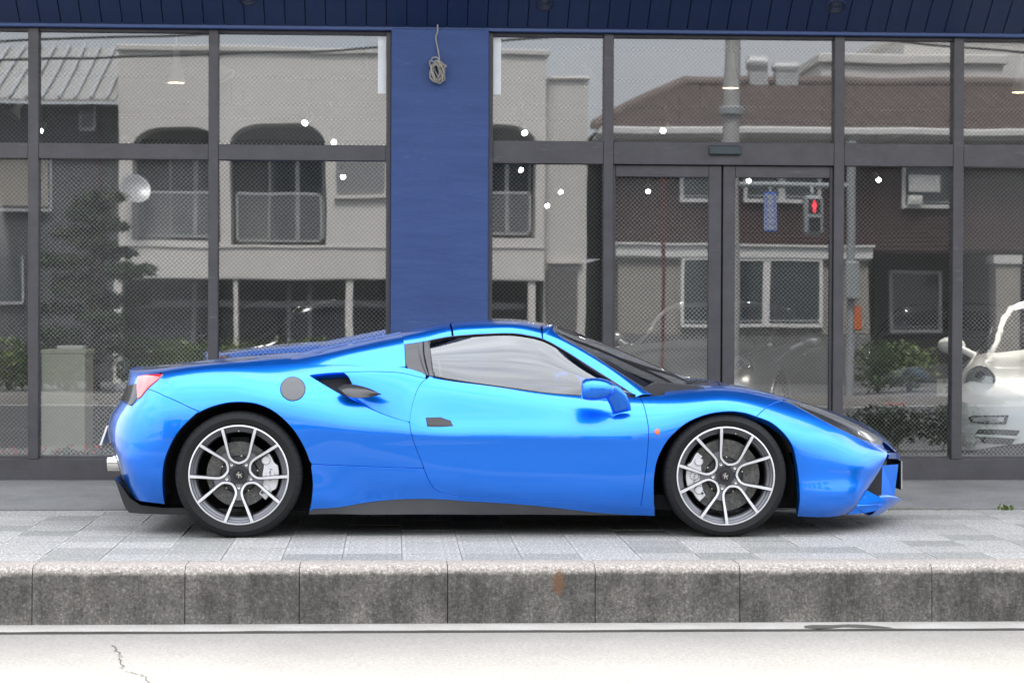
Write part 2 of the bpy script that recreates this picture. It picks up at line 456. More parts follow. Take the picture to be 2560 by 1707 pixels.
# ================================================================== shop front
FY = 3.40                                    # front face of the frames
def fx(px, py=600, Y=FY): return P(px * S2, py * S2, Y)[0]
def fz(py, px=1000, Y=FY): return P(px * S2, py * S2, Y)[2]
def frame_mat():
    n = NT('bronze_grey_anodised_frame'); b = n.bsdf((.05, .048, .054), .45, .25); v = n.n.new('ShaderNodeNewGeometry').outputs['Position']
    f = n.noise(v, 6, 6, .7); f2 = n.noise(v, 60, 3, .7)
    mp = n.n.new('ShaderNodeMapping'); mp.inputs['Scale'].default_value = (1.5, 1.5, 9); n.link(v, mp.inputs['Vector'])
    ch = n.noise(mp.outputs[0], 2.2, 6, .72)
    col = n.mix(n.ramp(f, [(.3, 0.0), (.7, 1.0)]), (.044, .042, .047), (.064, .061, .068))
    col = n.mix(n.ramp(ch, [(.60, 0.0), (.78, .55)]), col, (.17, .165, .175))     # chalky bloom on the old coating
    n.link(col, b.inputs['Base Color']); n.link(n.ramp(ch, [(.3, .38), (.7, .6)]), b.inputs['Roughness']); return n.mat
M['frame'] = frame_mat()
def blue_wall():
    n = NT('blue_painted_render'); b = n.bsdf((.03, .075, .27), .62); v = n.n.new('ShaderNodeNewGeometry').outputs['Position']
    mp = n.n.new('ShaderNodeMapping'); mp.inputs['Scale'].default_value = (1.3, 1.3, 6.5); n.link(v, mp.inputs['Vector'])
    f = n.noise(mp.outputs[0], 1.6, 6, .62, .4); f2 = n.noise(v, 38, 5, .7); f3 = n.noise(mp.outputs[0], 4.2, 7, .75, .8)
    col = n.mix(n.ramp(f, [(.3, 0.0), (.72, 1.0)]), (.015, .042, .15), (.022, .057, .185))
    col = n.mix(n.ramp(f3, [(.60, 0.0), (.80, .55)]), col, (.10, .15, .33))
    col = n.mix(1.0, col, n.ramp(f2, [(.3, .93), (.7, 1.07)]), 'MULTIPLY')
    n.link(col, b.inputs['Base Color']); n.link(n.bump(f, .25, .02), b.inputs['Normal']); return n.mat
M['blue_wall'] = blue_wall()
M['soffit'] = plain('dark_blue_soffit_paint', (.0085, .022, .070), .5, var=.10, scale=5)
M['bead'] = plain('blue_edge_trim', (.020, .048, .155), .45)
M['black_gap'] = plain('black_gap', (.006, .006, .007), .8)
M['wire'] = plain('galvanised_glass_wire', (.58, .58, .57), .5)
M['shop_glass'] = glass('wired_shop_glass', (.92, .94, .94), .115, wav=.035, wscale=1.1)
M['paper'] = plain('white_paper', (.72, .74, .76), .8, var=.05)
M['vent'] = plain('vent_plastic', (.06, .06, .065), .5)
M['sensor'] = plain('sensor_cover', (.022, .035, .042), .3)

shop = empty('showroom_building', (fx(1000), FY, 0), 'blue fronted car showroom with dark framed wired glass windows', 'building')
SL = Vector(shop.location)
def sp(mb, name, mat, parent=None, smooth=None):
    me = mb.mesh(name, smooth); me.transform(Matrix.Translation(-SL)); return link(name, me, mat, parent or shop)
Z_TOP = fz(74, 1000); Z_BOT = fz(1101, 1000); Z_SILL = fz(1054, 1000)
ZT = {'l': (fz(367, 480), fz(331, 480)), 'r': (fz(379, 1650), fz(327, 1650))}
XV = [(-345, -322), (64, 88), (478, 500.5), (886, 897), (1121, 1131), (1385.5, 1408), (1915, 1938), (2188.5, 2212), (3080, 3104)]
for a_, b_ in XV:
    sp(MB().cbox(fx(a_), fx(b_), FY, FY + .12, Z_SILL - .0, Z_TOP, .003), 'mullion', M['frame'])
def bars(x0, x1, z0, z1, name, d=.004): sp(MB().cbox(x0 + .0005, x1 - .0005, FY + d, FY + .11, z0, z1, .003), name, M['frame'])
bays = [(-322, 64, 'l'), (88, 478, 'l'), (500.5, 886, 'l'), (1131, 1385.5, 'r'), (1408, 1915, 'r'), (1938, 2188.5, 'r'), (2212, 3080, 'r')]
HX = .0316
def pane(x0, x1, z0, z1, parent=None, y=GLASS_Y):
    g = sp(MB().add([(x0, y, z0), (x1, y, z0), (x1, y, z1), (x0, y, z1)], [(0, 1, 2, 3)]), 'window_pane', M['shop_glass'], parent)
    m = MB(); w = .0007; s2 = math.sqrt(.5); yw = y + .012
    n0 = int((x0 + z0) / HX) - 1; n1 = int((x1 + z1) / HX) + 1
    for sgn in (1, -1):
        lo, hi = ((x0 + z0), (x1 + z1)) if sgn > 0 else ((x0 - z1), (x1 - z0))
        for k in range(int(lo / HX), int(hi / HX) + 1):
            c = k * HX                                   # x + sgn*z = c
            pts = []
            za_, zb_ = z0, z1; xa_, xb_ = c - sgn * za_, c - sgn * zb_
            if sgn > 0:
                if xa_ > x1: za_ = c - x1; xa_ = x1
                if xb_ < x0: zb_ = c - x0; xb_ = x0
            else:
                if xa_ < x0: za_ = x0 - c; xa_ = x0
                if xb_ > x1: zb_ = x1 - c; xb_ = x1
            if zb_ - za_ < .004: continue
            dx, dz = w * s2, w * s2 * sgn
            yy = yw + (.0007 if sgn > 0 else 0)
            m.add([(xa_ - dx, yy, za_ - dz), (xa_ + dx, yy, za_ + dz), (xb_ + dx, yy, zb_ + dz), (xb_ - dx, yy, zb_ - dz), (xa_, yy + .0008, za_), (xb_, yy + .0008, zb_)],
                  [(0, 1, 2, 3), (0, 3, 5, 4), (1, 4, 5, 2)])
    me = m.mesh('wire_mesh'); me.transform(Matrix.Translation(-SL)); wo = link('wire_mesh', me, M['wire'], g); wo['kind'] = 'stuff'
    return g
for x0, x1, sd_ in bays:
    a_, b_ = fx(x0), fx(x1); zl, zh = ZT[sd_]
    door = x0 == 1408
    bars(a_, b_, zl, zh, 'transom')
    bars(a_, b_, Z_TOP - .022, Z_TOP, 'head_rail', .02)
    pane(a_, b_, zh, Z_TOP - .022)
    if not door:
        bars(a_, b_, Z_SILL - .006, Z_SILL + .02, 'sill_rail', .03)
        pane(a_, b_, Z_SILL + .02, zl)
# plinth under the glass
for a_, b_ in ((-345, 897), (1121, 1385.5), (1938, 3104)):
    sp(MB().cbox(fx(a_), fx(b_), FY + .002, FY + .16, -.02, Z_SILL - .001, .004), 'plinth', M['frame'])
sp(MB().box(fx(1385.5), fx(1938), FY + .03, FY + .16, -.02, Z_BOT + .012), 'door_track', M['black_gap'])
# two sliding leaves
for k, (a_, b_, gl, gr) in enumerate(((1408.5, 1658, 1414, 1629), (1662, 1914.5, 1690, 1908))):
    zl = ZT['r'][0] - .004; y0 = FY + .035
    leaf = sp(MB().cbox(fx(a_), fx(b_), y0, y0 + .04, Z_BOT + .02, Z_BOT + .10, .003), 'sliding_door', M['frame'])
    def dp(mb, name, mat, par=leaf):
        me = mb.mesh(name); me.transform(Matrix.Translation(-SL)); return link(name, me, mat, par)
    dp(MB().cbox(fx(a_), fx(gl), y0 - .001, y0 + .041, Z_BOT + .1003, zl, .003), 'stile', M['frame'])
    dp(MB().cbox(fx(gr), fx(b_), y0 - .001, y0 + .041, Z_BOT + .1003, zl, .003), 'stile', M['frame'])
    dp(MB().cbox(fx(gl) + .0005, fx(gr) - .0005, y0, y0 + .04, fz(407, 1650), zl, .003), 'top_rail', M['frame'])
    pane(fx(gl), fx(gr), Z_BOT + .10, fz(407, 1650), leaf, GLASS_Y)
sp(MB().box(fx(1656), fx(1664), FY + .08, FY + .09, Z_BOT, ZT['r'][0]), 'door_gap', M['black_gap'])
# column, upper wall, soffit
sp(MB().cbox(fx(897.2), fx(1120.8), FY - .06, FY + .25, -.05, fz(67, 1000, FY - .06), .006), 'column', M['blue_wall'])
DZ = .766; SOF_Y = FY - .02; SOF_Z = fz(64, 1000, FY - .02)
x_l, x_r = fx(-345), fx(3104)
sp(MB().cbox(x_l, x_r, FY - .045, FY + .02, Z_TOP + .002, SOF_Z + .01, .004), 'edge_trim', M['bead'])
pitch = 50.0 / 357.5; ph = P(967 , 60, SOF_Y)[0]
LEN = 2.8  # out-of-view reach, lengthened to shade the car's far side
def sof(u, v, w):
    """u along the front, v up the slope, w out of it (towards the street)"""
    L = math.hypot(1, DZ); return (u, SOF_Y - .03 - v / L - w * DZ / L, SOF_Z + .004 + v * DZ / L - w / L)
pmh = MB(); 
k0 = int((x_l - ph) / pitch); k1 = int((x_r - ph) / pitch) + 1
def sof_panel():
    m = MB(); e = .003
    prof = [(0, 0), (e, .006), (pitch - e - .003, .006), (pitch - .003, 0), (pitch - .003, -.012), (0, -.012)]
    vs = [sof(a, v, w) for v in (0, LEN) for a, w in prof]
    n = len(prof); m.add(vs, [tuple(range(n)), tuple(range(2 * n - 1, n - 1, -1))] + [(i, (i + 1) % n, (i + 1) % n + n, i + n) for i in range(n)])
    me = m.mesh('soffit_panel'); me.transform(Matrix.Translation(-SL)); me.materials.append(M['soffit']); return me
spm = sof_panel()
for k in range(k0, k1): link('soffit_panel', spm, None, shop, (ph + k * pitch, 0, 0))
m = MB(); m.add([sof(x_l, 0, -.014), sof(x_r, 0, -.014), sof(x_r, LEN, -.014), sof(x_l, LEN, -.014)], [(0, 1, 2, 3)]); sp(m, 'soffit_backing', M['black_gap'])
top_y, top_z = sof(0, LEN, 0)[1:]
sp(MB().box(x_l, x_r, top_y - .08, FY + 2, top_z - .002, 6.0), 'upper_wall', M['blue_wall'])
for px, py in ((570, -2), (1251, 9), (1920, 16)):
    d = ray(px * S2, py * S2); L = math.hypot(1, DZ); nrm = np.array([0, -DZ, -1]) / L; p0 = np.array(sof(0, 0, .006))
    k = ((p0 - _CO) @ nrm) / (d @ nrm); c = _CO + d * k
    ux = np.array([1, 0, 0]); uv = np.array([0, -1, DZ]) / L
    fn = lambda x, y, h: tuple(c + ux * x + uv * y + nrm * h)
    v_ = sp(MB().lathe([(.0, -.02), (.062, -.02), (.062, .004), (.068, .006), (.071, .001)], fn, 36), 'soffit_vent', M['black_gap'], None, 40)
    for r_ in (.018, .034, .050):
        me = MB().lathe([(r_ - .004, -.006), (r_, .004), (r_ + .004, -.006)], fn, 30).mesh('vent_ring', 40); me.transform(Matrix.Translation(-SL)); link('vent_ring', me, M['vent'], v_)
    me = MB().lathe([(.063, .001), (.064, .0065), (.070, .0065), (.0725, .0005)], fn, 36).mesh('vent_rim', 40); me.transform(Matrix.Translation(-SL)); link('vent_rim', me, M['soffit'], v_)
sp(MB().cbox(fx(1628), fx(1700), FY - .03, FY + .004, fz(356, 1664), fz(335.5, 1664), .006), 'door_sensor', M['sensor'])
# room inside
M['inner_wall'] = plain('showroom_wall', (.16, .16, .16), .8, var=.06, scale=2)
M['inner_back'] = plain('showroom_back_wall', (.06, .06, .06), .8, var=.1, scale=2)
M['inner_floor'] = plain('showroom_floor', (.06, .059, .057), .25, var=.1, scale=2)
M['inner_ceiling'] = plain('showroom_ceiling', (.22, .225, .23), .85, var=.04)
IB = 19.0; ZC = 3.62
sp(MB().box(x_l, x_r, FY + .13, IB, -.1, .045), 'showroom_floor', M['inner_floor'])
sp(MB().box(x_l, x_r, FY + .10, IB, ZC, ZC + .1), 'showroom_ceiling', M['inner_ceiling'])
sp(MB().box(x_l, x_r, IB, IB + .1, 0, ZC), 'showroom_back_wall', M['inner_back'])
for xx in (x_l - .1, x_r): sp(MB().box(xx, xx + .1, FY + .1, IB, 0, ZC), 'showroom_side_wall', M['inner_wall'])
sp(MB().box(x_l, x_r, FY + .02, FY + .12, Z_TOP + .004, ZC + .3), 'lintel', M['frame'])
for a_, b_, t_, d_ in ((866.5, 885, 77, 214), (1132, 1150, 84, 216)):
    tag(sp(MB().box(fx(a_), fx(b_), GLASS_Y - .005, GLASS_Y - .002, fz(d_, (a_ + b_) / 2), Z_TOP - .03), 'paper_strip', M['paper']), None)
# ================================================================== the blue sports car
YC = 0.976                                     # its centre plane (the near flank is at Y = 0)

def cubic(knots, vals, x):
    """natural cubic spline through vals (n, ...) at knots, evaluated at x"""
    n = len(knots); h = np.diff(knots); v = vals.reshape(n, -1)
    A = np.zeros((n, n)); rhs = np.zeros_like(v)
    A[0, 0] = A[-1, -1] = 1
    for i in range(1, n - 1):
        A[i, i - 1] = h[i - 1]; A[i, i] = 2 * (h[i - 1] + h[i]); A[i, i + 1] = h[i]
        rhs[i] = 6 * ((v[i + 1] - v[i]) / h[i] - (v[i] - v[i - 1]) / h[i - 1])
    m = np.linalg.solve(A, rhs)
    k = np.clip(np.searchsorted(knots, x, 'right') - 1, 0, n - 2)
    d = (x - knots[k])[:, None]; hk = h[k][:, None]
    a, b = v[k], v[k + 1]; ma, mb = m[k], m[k + 1]
    r = a + d * ((b - a) / hk - hk * (2 * ma + mb) / 6) + d * d * ma / 2 + d ** 3 * (mb - ma) / (6 * hk)
    return r.reshape((len(x),) + vals.shape[1:])

class Surf:
    """smooth surface through a net of points [station][rail]"""
    NU, NT_ = 700, 260
    def __init__(s, net):
        net = np.array(net, float); s.net = net
        du = np.sqrt((np.diff(net, axis=0) ** 2).sum(-1)).mean(1)
        dt = np.sqrt((np.diff(net, axis=1) ** 2).sum(-1)).mean(0)
        s.U = np.concatenate([[0], np.cumsum(np.maximum(du, .02))]); s.T = np.concatenate([[0], np.cumsum(np.maximum(dt, .012))])
        s.us = np.linspace(0, s.U[-1], s.NU); s.ts = np.linspace(0, s.T[-1], s.NT_)
        g = cubic(s.U, net, s.us)
        g = cubic(s.T, np.swapaxes(g, 0, 1), s.ts)
        s.g = np.swapaxes(g, 0, 1).copy(); s.finish()
    def finish(s):
        a = np.gradient(s.g, axis=0); b = np.gradient(s.g, axis=1)
        n = np.cross(a, b); n /= np.maximum(np.linalg.norm(n, axis=-1, keepdims=True), 1e-9)
        # outward: away from the car's axis
        c = np.array([0, YC, .45]); out = s.g - c; out[..., 0] = 0
        s.n = n * np.sign((n * out).sum(-1, keepdims=True).mean()); s.px = proj(s.g)
    def copy(s):
        o = Surf.__new__(Surf); o.__dict__.update(s.__dict__); o.g = s.g.copy(); return o
    def at(s, u, t, what=None):
        G = s.g if what is None else what
        u = np.atleast_1d(np.asarray(u, float)); t = np.atleast_1d(np.asarray(t, float))
        fu = np.clip(u / s.us[-1] * (s.NU - 1), 0, s.NU - 1.0001); ft = np.clip(t / s.ts[-1] * (s.NT_ - 1), 0, s.NT_ - 1.0001)
        i = fu.astype(int); j = ft.astype(int); a = (fu - i)[:, None]; b = (ft - j)[:, None]
        return (G[i, j] * (1 - a) * (1 - b) + G[i + 1, j] * a * (1 - b) + G[i, j + 1] * (1 - a) * b + G[i + 1, j + 1] * a * b)
    def ij(s, i, j):
        return (float(np.interp(i, np.arange(len(s.U)), s.U)), float(np.interp(j, np.arange(len(s.T)), s.T)))
    def find(s, x, y, jmax=6.0, jmin=0.0):
        """(u, t) of the surface point seen at pixel x, y"""
        j1 = int(np.interp(jmax, np.arange(len(s.T)), s.T) / s.ts[-1] * (s.NT_ - 1)) + 1
        j0 = int(np.interp(jmin, np.arange(len(s.T)), s.T) / s.ts[-1] * (s.NT_ - 1))
        d = ((s.px[:, j0:j1] - (x, y)) ** 2).sum(-1)
        k = np.unravel_index(d.argmin(), d.shape); u, t = s.us[k[0]], s.ts[k[1] + j0]
        e = 1e-3
        for _ in range(4):
            p0 = s.at(u, t, s.px)[0]; pu = (s.at(u + e, t, s.px)[0] - p0) / e; pt = (s.at(u, t + e, s.px)[0] - p0) / e
            J = np.array([pu, pt]).T
            if abs(np.linalg.det(J)) < 1e-3: break
            st = np.linalg.solve(J, np.array([x, y]) - p0); st = np.clip(st, -.05, .05)
            u, t = np.clip(u + st[0], 0, s.us[-1]), np.clip(t + st[1], s.ts[j0], s.ts[min(j1, s.NT_ - 1)])
        return float(u), float(t)

def inside(pts, poly):
    x, y = pts[:, 0], pts[:, 1]; r = np.zeros(len(pts), bool); n = len(poly); j = n - 1
    for i in range(n):
        xi, yi = poly[i]; xj, yj = poly[j]
        c = ((yi > y) != (yj > y)) & (x < (xj - xi) * (y - yi) / (yj - yi + 1e-30) + xi); r ^= c; j = i
    return r
def area2(p): return sum(p[i][0] * p[(i + 1) % len(p)][1] - p[(i + 1) % len(p)][0] * p[i][1] for i in range(len(p)))
def fill(poly, step):
    """triangles of a 2-d outline with a regular lattice of points inside"""
    poly = np.array(poly, float); lo, hi = poly.min(0), poly.max(0)
    xs = np.arange(lo[0] + step * .5, hi[0], step); ys = np.arange(lo[1] + step * .5, hi[1], step)
    g = np.array([(x, y) for x in xs for y in ys]).reshape(-1, 2)
    if len(g):
        g = g[inside(g, poly)]
    if len(g):
        seg = np.roll(poly, -1, 0) - poly; d = np.full(len(g), 9e9)
        for a, b in zip(poly, seg):
            L = max((b * b).sum(), 1e-12); k = np.clip(((g - a) @ b) / L, 0, 1)
            d = np.minimum(d, ((g - a - k[:, None] * b) ** 2).sum(1))
        g = g[d > (step * .45) ** 2]
    n = len(poly); vs = [Vector(p) for p in poly] + [Vector(p) for p in g]
    r = delaunay_2d_cdt(vs, [(i, (i + 1) % n) for i in range(n)], [], 0, 1e-7)
    V = np.array([v[:] for v in r[0]]); F = np.array([f[:3] for f in r[2]])
    F = F[inside(V[F].mean(1), poly)]
    orig = r[3]; ring = [None] * n
    for k, o in enumerate(orig):
        for q in o:
            if q < n: ring[q] = k
    return V, F, ring

def make_mesh(name, V, F, N, mirror=False, both=False):
    V = np.array(V, float); N = np.array(N, float); F = [tuple(f) for f in F]
    if both or mirror:
        V2 = V * (1, -1, 1) + (0, 2 * YC, 0); N2 = N * (1, -1, 1); F2 = [tuple(f[::-1]) for f in F]
        if both:
            k = len(V); V = np.vstack([V, V2]); N = np.vstack([N, N2]); F = F + [tuple(i + k for i in f) for f in F2]
        else: V, N, F = V2, N2, F2
    me = bpy.data.meshes.new(name); me.from_pydata(V.tolist(), [], F)
    # faces wound to agree with the normals
    fl = [p.index for p in me.polygons if p.normal.dot(Vector(N[list(p.vertices)].mean(0))) < 0]
    if fl:
        bm = bmesh.new(); bm.from_mesh(me); bm.faces.ensure_lookup_table()
        bmesh.ops.reverse_faces(bm, faces=[bm.faces[i] for i in fl]); bm.to_mesh(me); bm.free()
    me.shade_smooth(); me.normals_split_custom_set_from_vertices(N.tolist()); me.update(); return me

def dense(pts, step):
    out = []
    n = len(pts)
    for i in range(n):
        a = np.array(pts[i]); b = np.array(pts[(i + 1) % n]); k = max(1, int(np.linalg.norm(b - a) / step))
        out += [a + (b - a) * q / k for q in range(k)]
    return out

def panel_data(S, pts, step=.03, gap=.0026, off=0.0, deep=.022, bev=.0022):
    """a pressed panel on S: outline in (u, t), closed edges turned inwards"""
    poly = dense(pts, step * .5)
    if area2(poly) < 0: poly = poly[::-1]
    p = np.array(poly)
    if gap:
        d = np.roll(p, -1, 0) - np.roll(p, 1, 0); d /= np.maximum(np.linalg.norm(d, axis=1, keepdims=True), 1e-9)
        p = p + np.stack([-d[:, 1], d[:, 0]], 1) * gap
        p = np.clip(p, 0, [S.us[-1], S.ts[-1]])
    V2, F, ring = fill(p, step)
    N = S.at(V2[:, 0], V2[:, 1], S.n); N /= np.linalg.norm(N, axis=1, keepdims=True)
    V = S.at(V2[:, 0], V2[:, 1]) + N * off
    ring = [r for r in ring if r is not None]
    V, N = list(V), list(N); F = [tuple(f) for f in F]
    if deep:
        n = len(ring); rp = np.array([V[i] for i in ring]); rn = np.array([N[i] for i in ring])
        tg = np.roll(rp, -1, 0) - np.roll(rp, 1, 0); tg /= np.maximum(np.linalg.norm(tg, axis=1, keepdims=True), 1e-9)
        ow = np.cross(tg, rn); ow /= np.maximum(np.linalg.norm(ow, axis=1, keepdims=True), 1e-9)
        cen = rp.mean(0)
        if ((rp - cen) * ow).sum() < 0: ow = -ow
        b0 = len(V)
        V += list(rp + ow * bev * .6 - rn * bev); N += list((ow + rn * .35) / np.linalg.norm(ow + rn * .35, axis=1, keepdims=True))
        V += list(rp + ow * bev * .6 - rn * deep); N += list(ow)
        for i in range(n):
            j = (i + 1) % n
            F.append((ring[i], ring[j], b0 + j, b0 + i)); F.append((b0 + i, b0 + j, b0 + n + j, b0 + n + i))
    return V, F, N

def loft(rails, nu=40, nt=12, yaxis=False):
    """grid surface through a few 3-d curves (each a list of points)"""
    rs = []
    for r in rails:
        r = np.array(r, float); k = np.concatenate([[0], np.cumsum(np.linalg.norm(np.diff(r, axis=0), axis=1))])
        rs.append(cubic(k / k[-1], r, np.linspace(0, 1, nu)) if len(r) > 2 else r[0] + (r[1] - r[0]) * np.linspace(0, 1, nu)[:, None])
    g = np.array(rs)
    if len(g) > 2:
        kt = np.concatenate([[0], np.cumsum(np.linalg.norm(np.diff(g, axis=0), axis=2).mean(1))])
        g = cubic(kt / kt[-1], g, np.linspace(0, 1, nt))
    else:
        g = np.array([g[0] + (g[1] - g[0]) * q for q in np.linspace(0, 1, nt)])
    return g
def grid_data(g, out, deep=.012, bev=.002):
    """grid -> vertices, faces, normals, with its rim turned inwards; out: rough outward direction"""
    a = np.gradient(g, axis=0); b = np.gradient(g, axis=1); n = np.cross(a, b)
    n /= np.maximum(np.linalg.norm(n, axis=-1, keepdims=True), 1e-9)
    if (n * np.array(out)).sum(-1).mean() < 0: n = -n
    h, w = g.shape[:2]; V = list(g.reshape(-1, 3)); N = list(n.reshape(-1, 3))
    F = [(i * w + j, i * w + j + 1, (i + 1) * w + j + 1, (i + 1) * w + j) for i in range(h - 1) for j in range(w - 1)]
    if deep:
        ring = [j for j in range(w)] + [i * w + w - 1 for i in range(1, h)] + [(h - 1) * w + j for j in range(w - 2, -1, -1)] + [i * w for i in range(h - 2, 0, -1)]
        rp = np.array([V[i] for i in ring]); rn = np.array([N[i] for i in ring]); m = len(ring)
        tg = np.roll(rp, -1, 0) - np.roll(rp, 1, 0); tg /= np.maximum(np.linalg.norm(tg, axis=1, keepdims=True), 1e-9)
        ow = np.cross(tg, rn)
        if ((rp - rp.mean(0)) * ow).sum() < 0: ow = -ow
        b0 = len(V); V += list(rp + ow * bev * .5 - rn * bev); N += list(ow * .9 + rn * .4); V += list(rp + ow * bev * .5 - rn * deep); N += list(ow)
        F += [q for i in range(m) for j in [(i + 1) % m] for q in ((ring[i], ring[j], b0 + j, b0 + i), (b0 + i, b0 + j, b0 + m + j, b0 + m + i))]
    return V, F, N

car = empty('sports_car', P(1205, 1347, YC), 'bright blue metallic sports car with two doors parked along the pavement', 'car')
CAR_L = np.array(car.location)
def carpart(name, data, mat, parent=None, side='near'):
    """link a car part: near side, far side, or both halves in one mesh"""
    V, F, N = data
    me = make_mesh(name, np.array(V) - CAR_L * (1, 0, 1), F, N, mirror=side == 'far', both=side == 'both')
    me.transform(Matrix.Translation((0, -CAR_L[1], 0)))
    return link(name, me, mat, parent or car)
def wrap(mb, name, mat, parent=None, smooth=30, far=False):
    """mesh collected in world coordinates -> part of the car"""
    if far: mb.v = [(x, 2 * YC - y, z) for x, y, z in mb.v]
    me = mb.mesh(name, smooth); me.transform(Matrix.Translation(-Vector(CAR_L)))
    return link(name, me, mat, parent or car)

# ---- the net: stations from the middle of the tail round to the nose, rails from the sill up to the centre line
def W(*a): return [P(*q) for q in a]
st = []
st.append(None)                                                               # 0 middle of the tail, filled below
st.append(W((332,1235,.36),(310,1200,.38),(291,1140,.40),(275,1085,.42),(281,1040,.46),(303,1000,.52),(322,938,.60),(323,924,.72),(323,922,.976)))
st.append(W((352,1252,.19),(342,1228,.16),(330,1180,.115),(322,1090,.105),(326,1035,.135),(334,990,.215),(342,938,.34),(340,923,.62),(338,921,.976)))
st.append(W((412,1262,.16),(408,1240,.115),(404,1190,.045),(400,1090,.012),(398,1030,.028),(398,980,.075),(400,931,.19),(390,921,.45),(386,919,.976)))
st.append(W((505,1290,.18),(502,1250,.10),(500,1190,.030),(500,1092,.000),(500,1040,.006),(500,990,.032),(500,921,.155),(495,914,.42),(490,911,.976)))
st.append(W((600,1290,.12),(600,1250,.07),(600,1190,.020),(600,1090,.000),(600,1035,.003),(600,985,.024),(600,914,.165),(600,904,.42),(600,900,.976)))
st.append(W((700,1290,.10),(700,1250,.06),(700,1190,.020),(700,1094,.000),(700,1045,.004),(700,994,.030),(700,908,.215),(700,899,.44),(700,896,.976)))
st.append(W((790,1286,.080),(790,1250,.040),(790,1190,.026),(790,1100,.008),(790,1062,.006),(790,1012,.032),(790,910,.21),(790,898,.45),(790,895,.976)))
st.append(W((900,1286,.100),(900,1250,.080),(900,1195,.040),(900,1110,.012),(900,1078,.008),(900,1036,.030),(900,913,.20),(900,900,.45),(900,895,.976)))
st.append(W((1020,1286,.110),(1020,1248,.085),(1020,1200,.036),(1020,1112,.010),(1020,1083,.006),(1020,1042,.030),(1020,920,.165),(1020,905,.45),(1020,900,.976)))
st.append(W((1090,1286,.110),(1090,1248,.078),(1090,1202,.028),(1090,1112,.008),(1090,1084,.005),(1090,1045,.036),(1090,943,.138),(1090,925,.45),(1090,920,.976)))
st.append(W((1200,1287,.110),(1200,1250,.064),(1200,1206,.020),(1200,1113,.006),(1200,1084,.004),(1200,1046,.036),(1200,960,.128),(1200,945,.45),(1200,940,.976)))
st.append(W((1330,1287,.110),(1330,1254,.058),(1330,1210,.018),(1330,1114,.005),(1330,1085,.004),(1330,1048,.035),(1330,978,.122),(1330,962,.45),(1330,955,.976)))
st.append(W((1470,1288,.110),(1470,1258,.056),(1470,1214,.018),(1470,1114,.006),(1470,1086,.006),(1470,1050,.036),(1470,990,.136),(1480,970,.45),(1500,958,.976)))
st.append(W((1605,1289,.100),(1605,1260,.050),(1605,1216,.020),(1605,1112,.008),(1605,1082,.010),(1605,1046,.036),(1602,992,.155),(1630,968,.45),(1680,957,.976)))
st.append(W((1700,1290,.09),(1700,1256,.055),(1700,1208,.016),(1700,1104,.002),(1700,1066,.004),(1700,1028,.032),(1700,981,.180),(1720,963,.45),(1745,955,.976)))
st.append(W((1815,1290,.10),(1815,1250,.055),(1815,1195,.016),(1815,1090,.000),(1815,1048,.002),(1815,1012,.026),(1815,970,.205),(1825,965,.48),(1835,961,.976)))
st.append(W((1905,1290,.11),(1905,1250,.035),(1905,1200,.018),(1905,1100,.004),(1905,1062,.014),(1905,1026,.058),(1905,984,.225),(1915,982,.52),(1925,982,.976)))
st.append(W((1995,1292,.12),(1998,1257,.042),(1998,1205,.030),(1998,1120,.028),(1998,1086,.048),(1998,1052,.105),(1993,1009,.255),(2005,1006,.56),(2018,1008,.976)))
st.append(W((2080,1292,.17),(2088,1258,.098),(2090,1205,.092),(2090,1138,.095),(2090,1104,.125),(2088,1070,.195),(2078,1037,.315),(2094,1034,.62),(2105,1036,.976)))
st.append(W((2122,1282,.25),(2142,1255,.174),(2152,1205,.165),(2160,1152,.18),(2160,1124,.22),(2156,1096,.30),(2144,1066,.41),(2160,1064,.70),(2170,1064,.976)))
st.append(W((2137,1272,.32),(2152,1250,.29),(2183,1201,.285),(2205,1166,.305),(2218,1138,.35),(2214,1122,.44),(2204,1100,.56),(2215,1100,.78),(2222,1104,.976)))
st.append(W((2140,1272,.36),(2156,1250,.34),(2187,1203,.345),(2210,1168,.38),(2227,1141,.45),(2236,1138,.58),(2240,1130,.70),(2247,1134,.84),(2251,1139,.976)))
tail0 = []
for q in st[1]:
    r = q.copy(); r[1] = YC; r[0] -= .045 * min(1, (YC - q[1]) / .55); tail0.append(r)
st[0] = tail0
body = Surf(st)

def on(S, *pts, jmax=6.0):
    out = []
    for q in pts:
        if q[0] == 's': out.append(S.ij(q[1], q[2]))
        elif q[0] == 'r':                           # on rail q[2] at pixel column q[1]
            t = S.ij(0, q[2])[1]; uu = np.linspace(0, S.us[-1], 1500)
            x = S.at(uu, np.full_like(uu, t), S.px)[:, 0]; k = np.abs(x - q[1]).argmin(); out.append((float(uu[k]), t))
        else: out.append(S.find(q[0], q[1], jmax))
    return out
def rail_run(S, x0, x1, j, n=24): return [('r', x0 + (x1 - x0) * k / n, j) for k in range(n + 1)]
def sm(pts, n=5): return [tuple(q) for q in catmull(pts, n)]

